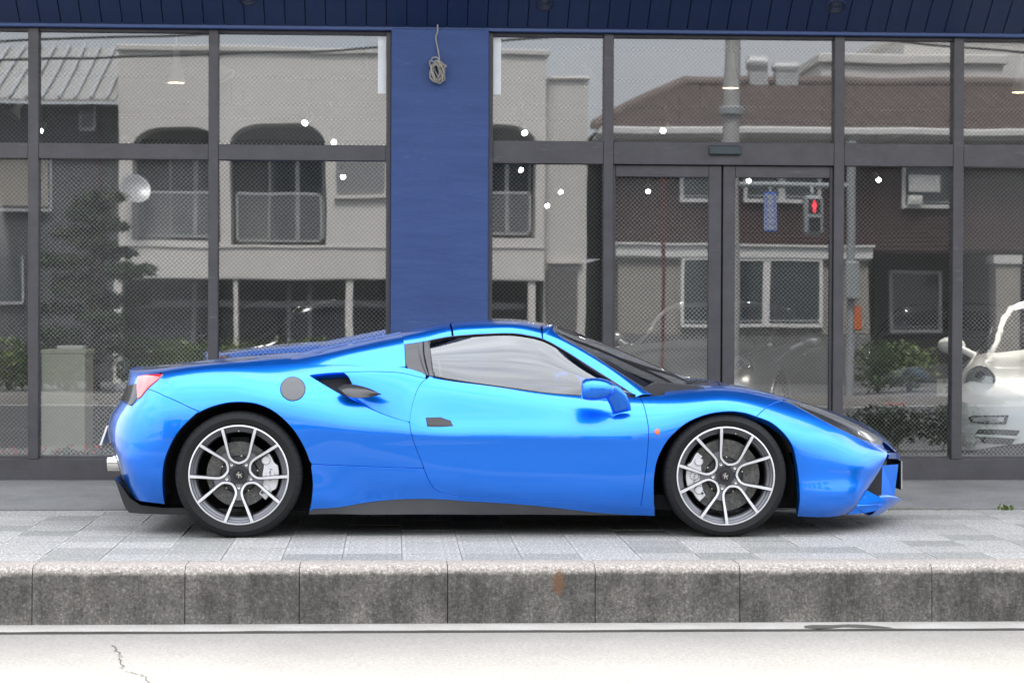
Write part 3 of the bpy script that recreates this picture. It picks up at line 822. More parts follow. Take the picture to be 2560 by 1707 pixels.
ARCH_R = sm([(771,1283),(777.5,1258),(781.6,1209),(775.5,1160),(759,1115.5),(730.6,1070.6),(690,1032),(649,1011.5),(608,1005),(567,1007),(526.5,1017.6),(500,1029.5)])
ARCH_R2 = sm([(500,1029.5),(486,1038),(445,1080),(420,1126),(408,1168.6),(407,1222),(412,1260)])
ARCH_F = sm([(1637,1289),(1635,1230),(1636,1189),(1644,1148),(1664.5,1107),(1689,1079),(1721.6,1054),(1770.6,1034.7),(1822,1028),(1860,1031.5),(1891,1041)])
ARCH_F2 = sm([(1891,1041),(1928.6,1056),(1961,1084),(1981.6,1116),(1992,1160),(1998,1209),(1999,1250),(1993,1291)])
DOOR_F = sm([(1601,993),(1611,1017.6),(1619.6,1058),(1621.6,1087),(1617.6,1148),(1609,1217.6),(1602,1264.5)])
DOOR_B = sm([(1602,1264.5),(1485,1259),(1362,1253.5),(1240,1247),(1150,1240),(1109,1232),(1085,1221.6)])
DOOR_R = sm([(1085,1221.6),(1068.6,1193),(1056,1160),(1040,1119.6),(1028,1083),(1024.5,1050),(1030,1013.5),(1040,981),(1052,958),(1070.6,943)])
CREASE = sm([(779.5,1160),(925.7,1166.5),(1057.5,1170.6)])
SKIRT_T = sm([(775,1272.6),(844,1268.6),(925.7,1255),(1007,1248),(1089,1248),(1170.6,1253.5),(1280,1260),(1362,1267),(1485,1281),(1566.5,1287),(1637,1289.5)])
SCOOP_L = sm([(774,938),(810,960),(850,983),(895,1006),(940,1027),(985,1044),(1024,1054)])
SCOOP_T = sm([(774,938),(800,934.5),(830,932),(870,930.5),(930,929),(1000,932),(1046,942),(1064,946)])
CUT_R = [(369.4,972),(410,989),(455,1009),(500,1029.5)]
CUT_F = sm([(1891,1041),(1912,1021.6),(1937,1007),(1961,1000.5)])
def rv(a): return list(reversed(a))
def arc_of(a, lo, hi): return [q for q in a if lo <= q[0] <= hi]
low_door = [q for q in DOOR_R if q[1] >= 1170.6]; up_door = [q for q in DOOR_R if 1054 <= q[1] < 1170.6]

scoop = body.copy()
# the dished intake: the panel sinks towards its lower edge, most at the rear
sl = np.array(SCOOP_L); pxg = scoop.px
edge_y = np.interp(pxg[..., 0], sl[:, 0], sl[:, 1]); top_y = np.interp(pxg[..., 0], [q[0] for q in SCOOP_T], [q[1] for q in SCOOP_T])
wv = np.clip((pxg[..., 1] - top_y) / np.maximum(edge_y - top_y, 4), 0, 1)
al = np.clip((pxg[..., 0] - 774) / (1035 - 774), 0, 1)
dep = .125 * (1 - al) ** .9 * (wv ** 1.3) * np.clip((1.0 - al) * 6, 0, 1)
tmax = body.ij(0, 6.3)[1]; dep *= (body.ts[None, :] < tmax)
scoop.g = body.g + np.array([0, 1, -.15]) * dep[..., None]; scoop.finish()

def both_sides(name, data, mat, parent_n=None, parent_f=None):
    return carpart(name, data, mat, parent_n), carpart(name, data, mat, parent_f, 'far')
PANELS = {}
def press(name, pts, mat='blue', S=body, jmax=6.0, **kw):
    PANELS[name] = both_sides(name, panel_data(S, on(S, *pts, jmax=jmax), **kw), M[mat]); return PANELS[name]

press('door', DOOR_F + DOOR_B[1:] + DOOR_R[1:] + rail_run(body, 1073, 1600, 6.0))
press('front_fender', rv(DOOR_F)[1:] + [] + rail_run(body, 1604, 1958, 6.0) + rv(CUT_F)[1:] + rv(ARCH_F)[1:-4] + [(1635.5,1267), (1602.5,1265)], deep=.05)
press('front_bumper', CUT_F + rail_run(body, 1962, 2203, 6.0) + [('s', 20.99, j) for j in (5.9, 5.6, 5.2, 4.8, 4.3, 3.7, 3.0, 2.2, 1.4, .7, 0)] +
      [('s', 20.4, 0), ('s', 19.7, 0), ('s', 19, 0), ('s', 18.5, 0)] + rv(ARCH_F2)[:-1], deep=.05)
press('rear_quarter', CUT_R[:-1] + rv(ARCH_R)[:-1][0:1] + [q for q in rv(ARCH_R) if q[1] < 1158] + CREASE + rv([q for q in DOOR_R[::-1] if 1054 <= q[1] < 1168]) [::1] +
      rv(SCOOP_L)[1:] + SCOOP_T[1:] + rail_run(body, 1066, 404, 6.0, 40) + [(403, 941), (391, 953)], deep=.05)
press('intake_scoop', [q for q in SCOOP_T if q[0] > 858] + rv([q for q in DOOR_R if q[1] < 1053 and q[1] > 947])[::1] + rv([q for q in SCOOP_L if q[0] > 858]) + [(868, 984), (878, 970), (880, 958), (872, 942)], S=scoop, gap=.0006, deep=.012)
press('sill_panel', CREASE + low_door[::-1] + rv(DOOR_B)[1:] + [(1637,1267.5)] + rv(SKIRT_T)[:-1] + [q for q in ARCH_R if q[1] > 1163][1:], deep=.04)
press('side_skirt', SKIRT_T + [('r', 1634, 0), ('r', 1500, 0), ('r', 1300, 0), ('r', 1100, 0), ('r', 950, 0), ('r', 850, 0), ('r', 772, 0)], 'skirt', gap=.0006, off=-.004, deep=.05)
press('rear_bumper', CUT_R + ARCH_R2[1:] + [('s', 2.6, 0), ('s', 2, 0), ('s', 1.5, 0), ('s', 1, 0), ('s', .5, 0), ('s', 0.0, 0)] + [('s', 0.0, j) for j in (1, 2, 3, 4, 4.7)] +
      [('s', .6, 4.75), ('s', 1.0, 4.85), ('s', 1.4, 4.9), (330,1014), (349,996.5)], deep=.05)
press('tail_panel', [('s', 0.0, 4.72), ('s', 0.0, 5.3), ('s', 0, 6), ('s', .5, 6), ('s', 1, 6), ('s', 1.5, 6), ('s', 2, 6), ('s', 2.5, 6), ('s', 2.98, 6), (391,953), (369.4,972), (349,996), (330,1013.5), ('s', 1.4, 4.92), ('s', 1.0, 4.88), ('s', .6, 4.78)], deep=.03)

def grid_of(S, u0, u1, t0, t1, nu, nt):
    uu, tt = np.meshgrid(np.linspace(u0, u1, nu), np.linspace(t0, t1, nt), indexing='ij')
    g = S.at(uu.ravel(), tt.ravel()).reshape(nu, nt, 3); n = S.at(uu.ravel(), tt.ravel(), S.n).reshape(nu, nt, 3); return g, n
def top_panel(name, i0, i1, mat, j0=6.0, j1=8.0, nu=60, nt=26):
    u0 = body.ij(i0, 0)[0]; u1 = body.ij(i1, 0)[0]; t0 = body.ij(0, j0)[1]; t1 = body.ij(0, j1)[1]
    g, n = grid_of(body, u0, u1, t0, t1, nu, nt); w = nt
    V = list(g.reshape(-1, 3)); N = list((n / np.linalg.norm(n, axis=-1, keepdims=True)).reshape(-1, 3))
    if N[len(N) // 2][2] < 0: N = [-q for q in N]
    F = [(i * w + j, i * w + j + 1, (i + 1) * w + j + 1, (i + 1) * w + j) for i in range(nu - 1) for j in range(nt - 1)]
    return carpart(name, (V, F, N), M[mat], None, 'both')
top_panel('hood', 14.6, 22, 'blue')
top_panel('rear_deck', 0, 6.3, 'blue')
# added black shell that blocks light behind the panel gaps
inner = body.copy(); inner.g = body.g - body.n * .024
def inner_shell():
    V, F = [], []
    iu = np.linspace(0, body.us[-1], 130); jt = np.linspace(0, body.ij(0, 6)[1], 26)
    uu, tt = np.meshgrid(iu, jt, indexing='ij'); g = inner.at(uu.ravel(), tt.ravel()); q = proj(body.at(uu.ravel(), tt.ravel())).reshape(130, 26, 2)
    for i in range(129):
        for j in range(25):
            c = q[i:i + 2, j:j + 2].mean((0, 1))
            if (c[0] - 1817) ** 2 + (c[1] - 1212) ** 2 < 200 ** 2 or (c[0] - 594) ** 2 + (c[1] - 1200) ** 2 < 215 ** 2: continue
            if 760 < c[0] < 1030 and 922 < c[1] < 1062: continue
            if c[0] > 2150: continue
            F.append((i * 26 + j, i * 26 + j + 1, (i + 1) * 26 + j + 1, (i + 1) * 26 + j))
    n = body.at(uu.ravel(), tt.ravel(), body.n)
    return list(g), F, list(n)
carpart('inner_shell', inner_shell(), M['void'], None, 'both')
# ------------------------------------------------------------------ cabin
def C3(*a): return [P(*q) for q in a]
belt = C3((1085,941,.135),(1170,955.5,.130),(1280,970.5,.124),(1362,982,.124),(1456,989.5,.136),(1526,991.5,.148),(1589,992,.160))
wtop = C3((1073,852,0.290),(1130,842,0.315),(1211,836,0.330),(1280,834.7,0.335),(1318,839.5,0.333),(1358,849.4,0.325),(1403,872.7,0.304),(1464.5,911.4,0.264),(1526,950,0.216),(1588,990,0.159))
roof_a = C3((1010,860,0.275),(1069,851,0.292),(1130,841,0.317),(1211,835,0.332),(1280,833.7,0.337),(1318,838.5,0.335),(1358,848.4,0.327))
roof_a2 = C3((1008.5,848,0.303),(1068,838,0.323),(1129,826,0.346),(1211,820,0.360),(1280,819,0.364),(1318,824,0.362),(1356,834,0.354))
roof_b = C3((1006,838,0.365),(1067,826,0.385),(1128,814.5,0.415),(1211,808.5,0.435),(1280,808,0.435),(1318,812,0.430),(1354,821,0.415))
roof_b2 = C3((1004,831,0.535),(1066,818,0.585),(1127,807,0.625),(1211,801,0.645),(1280,801,0.645),(1325,805.5,0.635),(1362,814,0.625))
roof_c = C3((1003,828,.976),(1065,815,.976),(1126,803.5,.976),(1211,797,.976),(1280,798,.976),(1330,802.5,.976),(1372,811,.976))
roof = loft([roof_a, roof_a2, roof_b, roof_b2, roof_c], 120, 30)
def cols(g, x0, x1, mid=None):
    """columns of a loft between two picture columns, judged along its first rail"""
    x = proj(g[0])[:, 0]; k = np.where((x >= x0) & (x <= x1))[0]; return g[:, k[0]:k[-1] + 1]
rr = cols(roof, 1000, 1131); rf = cols(roof, 1133.2, 1356.5)
UP = (0, -.4, 1)
carpart('roof_panel', grid_data(rf, UP), M['blue'], None, 'both')
carpart('rear_roof_panel', grid_data(rr, UP), M['blue'], None, 'both')
# windscreen edge and pillar
wsc = C3((1382,818,0.430),(1395,838,0.395),(1444,866.5,0.361),(1526,917.6,0.299),(1587,956,0.254),(1634,987,0.222))
header = loft([roof_a[-1:] + C3((1360,848,.374)), roof_a2[-1:] + C3((1367,834,.41))], 2, 2)
pill_lo = C3((1358,849.6,0.327),(1403,873,0.306),(1464.5,911.8,0.266),(1526,950.4,0.218),(1590,991.5,0.161))
pill_mid = C3((1367,832,0.363),(1410,852,0.342),(1468,885,0.310),(1538,930,0.259),(1612,984,0.186))
pill_up = C3((1377,816,0.435),(1397,836.5,0.398),(1444,864,0.368),(1526,915,0.306),(1634,985.5,0.226))
both_sides('windscreen_pillar', grid_data(loft([pill_lo, pill_mid, pill_up], 50, 10), (0, -1, .5)), M['blue'])
mid_hdr = C3((1359,848.8,0.327),(1357.5,834,0.355),(1356.5,821,0.415),(1364.5,814,0.625),(1374.5,811,0.976))
hdr2 = C3((1361,850.6,0.327),(1368,832,0.363),(1378,816,0.435),(1384,812.8,0.645),(1390.5,813.5,0.976))
carpart('windscreen_header', grid_data(loft([mid_hdr, hdr2], 30, 4), UP), M['blue'], None, 'both')
wc = C3((1390,814,.976),(1427,827,.976),(1489,849.5,.976),(1550,874.5,.976),(1611,901,.976),(1673,928,.976),(1714,950,.976))
e = loft([wsc, wc], 40, 2)
s_ = np.linspace(0, 1, 24)[:, None, None]
ws = e[0][None] + (e[1] - e[0])[None] * np.concatenate([1 - (1 - s_) ** 2.1, s_, 1 - (1 - s_) ** 2.1], -1)
carpart('windscreen', grid_data(ws, (.6, -.3, 1), deep=.004), M['screen_glass'], None, 'both')
# black border of the windscreen
def strip(a, b, k0, k1): return a + (b - a) * k0, a + (b - a) * k1
brd = np.array([ws[k] for k in range(0, 3)]); brd = brd + np.array([0, -.004, .004])
both_sides('windscreen_seal', grid_data(brd, (0, -1, 1), deep=.006), M['gloss_black'])
both_sides('cowl', grid_data(np.array([ws[:, -1], ws[:, -1] + np.array([.05, 0, -.012]), ws[:, -1] + np.array([.12, 0, -.022])]), UP, deep=.02), M['car_black'])
# side glass: bowed loft from the belt to the top edge
sw = []
kb = np.linspace(0, 1, 50)
bl = loft([belt, belt], 50, 2)[0]; tp = loft([wtop, wtop], 50, 2)[0]
for q in np.linspace(0, 1, 14):
    g_ = bl + (tp - bl) * q; sw.append(g_ + np.array([0, -.022, .012]) * math.sin(math.pi * q))
sw = np.array(sw)
near_door, far_door = PANELS['door']
both_sides('side_window', grid_data(sw + np.array([0, .006, 0]), (0, -1, .6), deep=.003), M['car_glass'], near_door, far_door)
# thin black seals along the glass
def seal(pts, r, name, parent=(None, None)):
    for sgn, par in zip((False, True), parent):
        wrap(MB().tube([tuple(q) for q in pts], r, 6), name, M['car_black'], par, 60, far=sgn)
seal(catmull(wtop, 6), .0055, 'window_seal'); seal(catmull(belt, 6), .0045, 'window_seal', (near_door, far_door))
seal(catmull(C3((1073,852,.288),(1077,883,.240),(1085,940,.135)), 6), .006, 'window_seal')
# black quarter trim behind the glass with its folded vertical rib
qa = C3((1011,861,.275),(1014,890,.222),(1018.5,917,.180),(1033,930,.158)); qb = C3((1070,853,.290),(1076,883,.236),(1080,915,.185),(1084,940,.135))
q3 = loft([qa, qb], 20, 20); both_sides('quarter_trim', grid_data(q3 + np.array([0, -.003, 0]), (0, -1, .6)), M['gloss_black'])
rib_a = C3((1043,856,.275),(1047,886,.225),(1055,915,.182),(1064,937,.142)); rib_b = C3((1060,854,.278),(1062,886,.225),(1068,915,.18),(1074,938,.130)); rib_m = C3((1051,855,.264),(1054,886,.212),(1061,915,.168),(1069,937,.126))
both_sides('trim_rib', grid_data(loft([rib_a, rib_m, rib_b], 16, 9), (0, -1, .4)), M['gloss_black'])
# rear buttress
bt0 = C3((560,908,.30),(640,906,.255),(713,909,.222),(800,911,.206),(900,913.5,.200),(1013,916.5,.176))
bt1 = C3((590,905,.34),(660,902,.29),(730,897,.285),(803,889,.278),(890,878,.270),(1010,862,.272))
bt2 = C3((610,902,.40),(690,898.5,.35),(735,892,.352),(803,880,.350),(890,864,.345),(1006,842,.355))
bt3 = C3((620,901,.46),(700,898,.41),(740,889.5,.42),(806,875.5,.43),(890,858.5,.44),(1003,835,.50))
bt4 = C3((640,904,.52),(710,905,.50),(750,905,.52),(810,905,.54),(890,905,.55),(1003,905,.58))
both_sides('buttress', grid_data(loft([bt0, bt1, bt2, bt3, bt4], 70, 34), (0, -1, 1), deep=.02), M['blue'])
# rear window bulkhead and tonneau between the buttresses
carpart('engine_cover', grid_data(loft([bt4, [q * np.array([1, 0, 1]) + np.array([0, .72, .008]) for q in bt4], [q * np.array([1, 0, 1]) + np.array([0, YC, .012]) for q in bt4]], 50, 12), UP, deep=0), M['blue'], None, 'both')
carpart('rear_bulkhead', grid_data(loft([C3((1020,832,.42),(1003,829,.976)), C3((985,910,.42),(968,905,.976))], 10, 6), (-1, 0, .4)), M['gloss_black'], None, 'both')
# ---- seats, dashboard, wheel, floor tub (dark interior)
def wbox(*a, **k): return MB().cbox(*a, **k)
x0 = P(1040, 900, .5)[0]; x1 = P(1660, 960, .5)[0]
wrap(MB().box(x0 - .15, x1 + .2, .20, 2 * YC - .20, .14, .22), 'floor_pan', M['void'])
wrap(MB().box(x0 - .22, x0 - .16, .25, 2 * YC - .25, .2, .93), 'bulkhead', M['void'])
xd = P(1560, 970, .5)[0]
wrap(MB().prism([(0, .55), (.04, .80), (.16, .845), (.42, .82), (.5, .55)], lambda u, v, w: (xd + u, w, v), .22, 2 * YC - .22), 'dashboard', M['leather'], None, 40)
for yy in (.40, 1.12):
    xs = P(1200, 900, yy)[0]
    sb = MB().prism([(x_, z_) for x_, z_ in catmull([(-.02, .3), (-.06, .55), (-.14, .80), (-.20, .98), (-.235, 1.035), (-.29, 1.03), (-.30, .97), (-.27, .75), (-.21, .45), (-.18, .25)], 4, True)], lambda u, v, w: (xs + u, w, v), yy + .02, yy + .40)
    wrap(sb, 'seat', M['leather'], None, 40)
xw = P(1450, 960, .60)[0]; sw_c = Vector((xw, .58, .74))
ring = []
for k in range(33):
    a = 2 * math.pi * k / 32; ring.append(sw_c + Vector((-.062 * math.sin(a), .175 * math.cos(a), .165 * math.sin(a))))
wrap(MB().tube(ring, .015, 8, False), 'steering_wheel', M['leather'], None, 60)
wrap(MB().tube([sw_c + Vector((0, -.16, 0)), sw_c, sw_c + Vector((0, .16, 0))], .02, 6).tube([sw_c, sw_c + Vector((.25, 0, -.03))], .035, 8), 'steering_column', M['leather'])
# pale seat belt behind the glass
wrap(MB().tube(C3((1093,858,.42),(1096,900,.38),(1104,944,.30)), .012, 6), 'seat_belt', M['steel'])

# ------------------------------------------------------------------ door furniture, lamps, intake
def patch(name, pts, mat, off=.004, S=body, deep=.012, step=.012, parents=(None, None), jmax=6.0, gap=0.0, bev=.002, smooth_n=0):
    if smooth_n: pts = [tuple(q) for q in catmull(pts, smooth_n, True)]
    d = panel_data(S, on(S, *pts, jmax=jmax), step=step, gap=gap, off=off, deep=deep, bev=bev)
    return carpart(name, d, M[mat], parents[0]), carpart(name, d, M[mat], parents[1], 'far')
M['handle'] = plain('glossy_dark_handle', (.010, .009, .010), .22)
patch('door_handle', [(1066.5,1046.5),(1080,1045.5),(1101,1046),(1114,1049.5),(1124,1054.5),(1130.5,1062),(1128,1063.4),(1100,1063.2),(1072,1063),(1069,1060)], 'handle', .003, parents=(near_door, far_door), step=.008)
patch('handle_recess', [(1064,1043.5),(1102,1042.5),(1127,1051),(1133,1065),(1098,1067),(1068,1066.5)], 'car_black', .0006, deep=.004, parents=(near_door, far_door), step=.01, bev=.0005)
fu = [(732 + 30 * math.cos(a), 972 + 28.6 * math.sin(a)) for a in np.linspace(0, 2 * math.pi, 40, endpoint=False)]
patch('fuel_cap_seam', [(732 + 31.8 * math.cos(a), 972 + 30.4 * math.sin(a)) for a in np.linspace(0, 2 * math.pi, 40, endpoint=False)], 'void', .0008, deep=.004, bev=.0004)
M['fuel'] = plain('satin_charcoal_cap', (.035, .035, .041), .4, .1, Coat_Weight=.6, Coat_Roughness=.12)
patch('fuel_cap', fu, 'fuel', .0025, deep=.004, bev=.001)
ml = [(1643 + 6.4 * math.cos(a), 1079 + 6.6 * math.sin(a)) for a in np.linspace(0, 2 * math.pi, 20, endpoint=False)]
patch('side_marker', ml, 'amber', .006, deep=.01, step=.006, bev=.003)
M['lens_black'] = plain('smoked_lens', (.006, .006, .007), .18, Specular_IOR_Level=.3)
patch('tail_lamp', [(345,941),(372,938),(407,936.5),(399,944),(391.8,952),(369.4,971),(352,993),(345,996),(343.5,968)], 'red_lens', .006, step=.01, deep=.02, bev=.004)
patch('lamp_lens', [(322.5,957),(343,959),(343.5,996),(331,1012),(319,1011.5),(313.8,1001),(318,976)], 'lens_black', .003, step=.01)
# headlamp: long dark cover with lamp units inside
HL_T = sm([(1963,999.5),(2026,1013),(2088,1036.5),(2149,1063),(2190,1087),(2207,1104)])
HL_B = sm([(2207,1106),(2196,1110),(2170,1104),(2128,1086),(2067,1056),(2006,1023),(1965,1001.5)])
M['headlamp_dark'] = plain('headlamp_housing', (.03, .032, .036), .25, .3, Coat_Weight=1.0, Coat_Roughness=.02)
hlp = patch('headlamp', HL_T + HL_B, 'headlamp_dark', .002, step=.014, deep=.01, jmax=7.2)
patch('lamp_strip', sm([(2000,1012.5),(2060,1033),(2120,1061),(2165,1086),(2190,1101)]) + sm([(2188,1103.5),(2162,1090),(2118,1066.5),(2058,1038),(2000,1015.5)]), 'gunmetal', .004, step=.01, deep=.004, parents=hlp, jmax=7.2, bev=.001)
patch('lamp_unit', sm([(2142,1077),(2165,1084),(2184,1097),(2186,1103),(2168,1097),(2148,1086)]), 'chrome', .0045, step=.008, deep=.004, parents=hlp, jmax=7.2, bev=.001)

# side intake: black mesh at the back and the blade in front of it
ip = C3((772,939,.20),(800,935,.21),(884,929,.22),(890,960,.20),(905,1012,.16),(850,986,.16),(800,958,.19))
hole = MB(); hole.add(ip, [tuple(range(len(ip)))]); wrap(hole, 'intake_mesh', M['void'], None, None); 
hole = MB(); hole.add(ip, [tuple(range(len(ip)))]); wrap(hole, 'intake_mesh', M['void'], None, None, far=True)
bl_top = C3((846,968,.03),(862,960.5,.06),(884,961,.07),(915,968,.04),(938,977,.018),(952,984.5,.006))
bl_bot = C3((866,990,.004),(880,993,.004),(900,993.5,.002),(925,992,.000),(941,988.6,.000),(953,985.8,.005))
blade = loft([bl_top, [a * .45 + b * .55 + np.array([0, -.012, .003]) for a, b in zip(bl_top, bl_bot)], bl_bot], 24, 9)
M['blade'] = plain('satin_carbon_blade', (.014, .014, .015), .36, Coat_Weight=.3, Coat_Roughness=.15)
both_sides('intake_blade', grid_data(blade, (0, -1, .6), deep=.006, bev=.001), M['blade'])

# mirrors
def mirror_parts(far):
    c = P(1499, 973, -.05)
    head = MB()
    prof = [(1453.5,958,992,.02),(1456,951,997,.045),(1464,946.5,1000,.062),(1480,944.3,1001.5,.075),(1500,945.3,1000.5,.078),(1516,949,996.5,.070),(1528,955,990,.055),(1536,962,984,.030)]
    vs = []
    n = 20; yc = -.065
    for x, t, b, w in prof:
        for k in range(n):
            a = 2 * math.pi * k / n
            ca, sa = math.cos(a), math.sin(a)
            py = (t + b) / 2 - (b - t) / 2 * (abs(sa) ** .8) * (1 if sa > 0 else -1)
            vs.append(P(x, py, yc + w * ca))
    m = len(prof)
    fs = [(i * n + k, i * n + (k + 1) % n, (i + 1) * n + (k + 1) % n, (i + 1) * n + k) for i in range(m - 1) for k in range(n)] + [tuple(range(n - 1, -1, -1)), tuple(range((m - 1) * n, m * n))]
    head.add(vs, fs)
    h = wrap(head, 'mirror', M['blue'], far_door if far else near_door, 40, far)
    arm = MB()
    path = [(1512,970,-.055,26,.045),(1527,977,-.04,29,.04),(1540,990,-.022,29,.034),(1549,1006,-.004,28,.03),(1553,1020,.012,27,.028),(1555,1031,.03,26,.024)]
    vs = []
    for x, y, d, w, th in path:
        tx = (.80, -.60) if x < 1535 else (.96, -.28)
        for k in range(14):
            a = 2 * math.pi * k / 14
            vs.append(P(x + w * .92 * math.cos(a) * tx[0], y + w * .92 * math.cos(a) * tx[1] * .8, d + th * math.sin(a)))
    m = len(path); n = 14
    fs = [(i * n + k, i * n + (k + 1) % n, (i + 1) * n + (k + 1) % n, (i + 1) * n + k) for i in range(m - 1) for k in range(n)] + [tuple(range(n - 1, -1, -1)), tuple(range((m - 1) * n, m * n))]
    arm.add(vs, fs); wrap(arm, 'mirror_arm', M['blue'], far_door if far else near_door, 50, far)
mirror_parts(False); mirror_parts(True)
both_sides('window_corner', grid_data(loft([C3((1527,951.5,.212),(1528,990,.136)), C3((1584,988,.168),(1585,991,.158))], 6, 6) + np.array([0, -.004, 0]), (0, -1, .5), deep=.004), M['gloss_black'], near_door, far_door)
# wiper lying at the foot of the windscreen
wrap(MB().tube(C3((1655,984,.30),(1700,972,.38),(1745,964,.50)), .009, 6).tube(C3((1660,981,.32),(1730,962,.52),(1768,958,.60)), .012, 6).tube(C3((1720,962,.62),(1745,955,.7),(1762,960,.7)), .014, 6), 'wiper', M['car_black'])
# ---- front opening: grille, upright, chin
gp = C3((2222,1140,.46),(2203,1168,.40),(2180,1204,.37),(2164,1226,.37))
gb = [q + np.array([.10, .22, 0]) for q in C3((2214,1146,.5),(2190,1170,.5),(2165,1206,.5),(2150,1230,.5))]
wrap(MB().add([tuple(q) for q in gp] + [(q[0] - .02, YC, q[2]) for q in gp], [(i, i + 1, i + 5, i + 4) for i in range(3)]), 'grille', M['car_black'])
wrap(MB().add([tuple(q) for q in gp] + [(q[0] - .02, YC, q[2]) for q in gp], [(i, i + 1, i + 5, i + 4) for i in range(3)]), 'grille', M['car_black'], far=True)
for far in (False, True):
    a = C3((2206,1163,.52),(2246,1160,.60),(2236,1238,.60),(2203,1239,.52)); b = C3((2206,1163,.57),(2246,1160,.66),(2236,1238,.66),(2203,1239,.57))
    wrap(MB().add([tuple(q) for q in a + b], [(0, 1, 2, 3), (7, 6, 5, 4), (0, 4, 5, 1), (1, 5, 6, 2), (2, 6, 7, 3), (3, 7, 4, 0)]), 'grille_upright', M['blue'], None, None, far)
    a = C3((2161,1224,.335),(2166,1224.5,.332),(2214,1250,.372),(2216,1254,.378),(2212,1260.5,.376),(2141,1264,.30),(2139,1262,.30)); b = [q + np.array([0, .05, 0]) for q in a]
    n = len(a); wrap(MB().add([tuple(q) for q in a + b], [tuple(range(n)), tuple(range(2 * n - 1, n - 1, -1))] + [(i, i + n, (i + 1) % n + n, (i + 1) % n) for i in range(n)]), 'corner_blade', M['blue'], None, None, far)
lip = C3((2200,1240,.42),(2225,1240,.50),(2246,1243,.60),(2256,1246.5,.72),(2258,1248,.976)); lip2 = C3((2196,1262,.42),(2214,1262,.50),(2235,1258,.60),(2251,1253.5,.72),(2256,1252,.976))
low = C3((2141,1265,.31),(2152,1276,.36),(2177,1277,.45),(2195,1270,.7),(2200,1266,.976))
carpart('splitter', grid_data(loft([[q + np.array([-.16, .03, -.004]) for q in lip], [q + np.array([-.03, 0, 0]) for q in lip], lip, lip2, low], 30, 24), (.5, -.5, -.2), deep=0), M['blue'], None, 'both')
mo = [(2214,1147),(2190,1184),(2164,1228),(2143,1264),(2178,1274),(2202,1262),(2205,1163)]
wrap(MB().prism(mo, lambda u, v, w: tuple(P(u, v, .47) * (1, 0, 1) + np.array([0, w, 0])), .46, 2 * YC - .46), 'grille_mouth', M['car_black'], None, None)
wrap(MB().prism([(2118,1285),(2160,1282),(2188,1276),(2208,1263),(2138,1263)], lambda u, v, w: tuple(P(u, v, .40) * (1, 0, 1) + np.array([0, w, 0])), .39, 2 * YC - .39), 'chin', M['blue'], None, 30)
pc = P(2254, 1187, YC - .165)
wrap(MB().box(pc[0] - .012, pc[0] - .004, YC - .18, YC + .18, pc[2] - .085, pc[2] + .085), 'plate_holder', M['plate_black'])
wrap(MB().box(pc[0] - .0035, pc[0] + .003, YC - .165, YC + .165, pc[2] - .0825, pc[2] + .0825), 'number_plate', M['plate_white'])
nz = loft([C3((2224,1137,.46),(2236,1133,.60),(2246,1133,.76),(2252,1140,.976)), C3((2222,1146,.50),(2234,1146,.62),(2246,1147,.76),(2251,1150,.976))], 20, 5)
carpart('nose_lip', grid_data(nz, (1, -.6, -.2), deep=.02), M['blue'], None, 'both')
# ---- tail: exhaust, diffuser
for far in (False, True):
    a, b = P(270, 1157, .62), P(312, 1157, .62)
    ex = MB(); pr = [(.039, 0), (.044, 0), (.045, .004), (.045, .12), (.036, .12), (.036, .004)]
    ex.lathe(pr, lambda x, y, h: (a[0] + h, .62 + x, a[2] + y), 28, True); wrap(ex, 'exhaust_tip', M['chrome'], None, 40, far)
dp = sm([(295,1190),(302,1205),(318,1250),(328,1268),(345,1275),(450,1279),(480,1279)]) + [(478,1262),(414,1262),(360,1255),(334,1238),(310,1204)]
wrap(MB().prism(dp, lambda u, v, w: tuple(P(u, v, .42) * (1, 0, 1) + np.array([0, w, 0])), .24, 2 * YC - .24), 'diffuser', M['car_black'], None, 30)
sa = P(296, 1130, .45); 
wrap(MB().tube(C3((286,1124,.47),(297,1160,.44),(309,1195,.42),(325,1228,.38),(350,1246,.30)), .006, 6), 'diffuser_edge', M['gloss_black'])
xr0, xr1 = P(300, 1240, .5)[0], P(2150, 1260, .5)[0]
wrap(MB().box(xr0 + .12, xr1 - .1, .42, 2 * YC - .42, .125, .30), 'underbody', M['void'])
xm0, xm1 = P(800, 1240, .2)[0], P(1620, 1240, .2)[0]
wrap(MB().box(xm0, xm1, .13, 2 * YC - .13, .13, .4), 'floor_plate', M['void'])
lpz = P(280, 1110, .9)
wrap(MB().prism([(0, 0), (.012, 0), (.05, .11), (.038, .11)], lambda u, v, w: (lpz[0] + u - .06, w, lpz[2] + v), YC - .17, YC + .17), 'rear_plate', M['plate_white'])
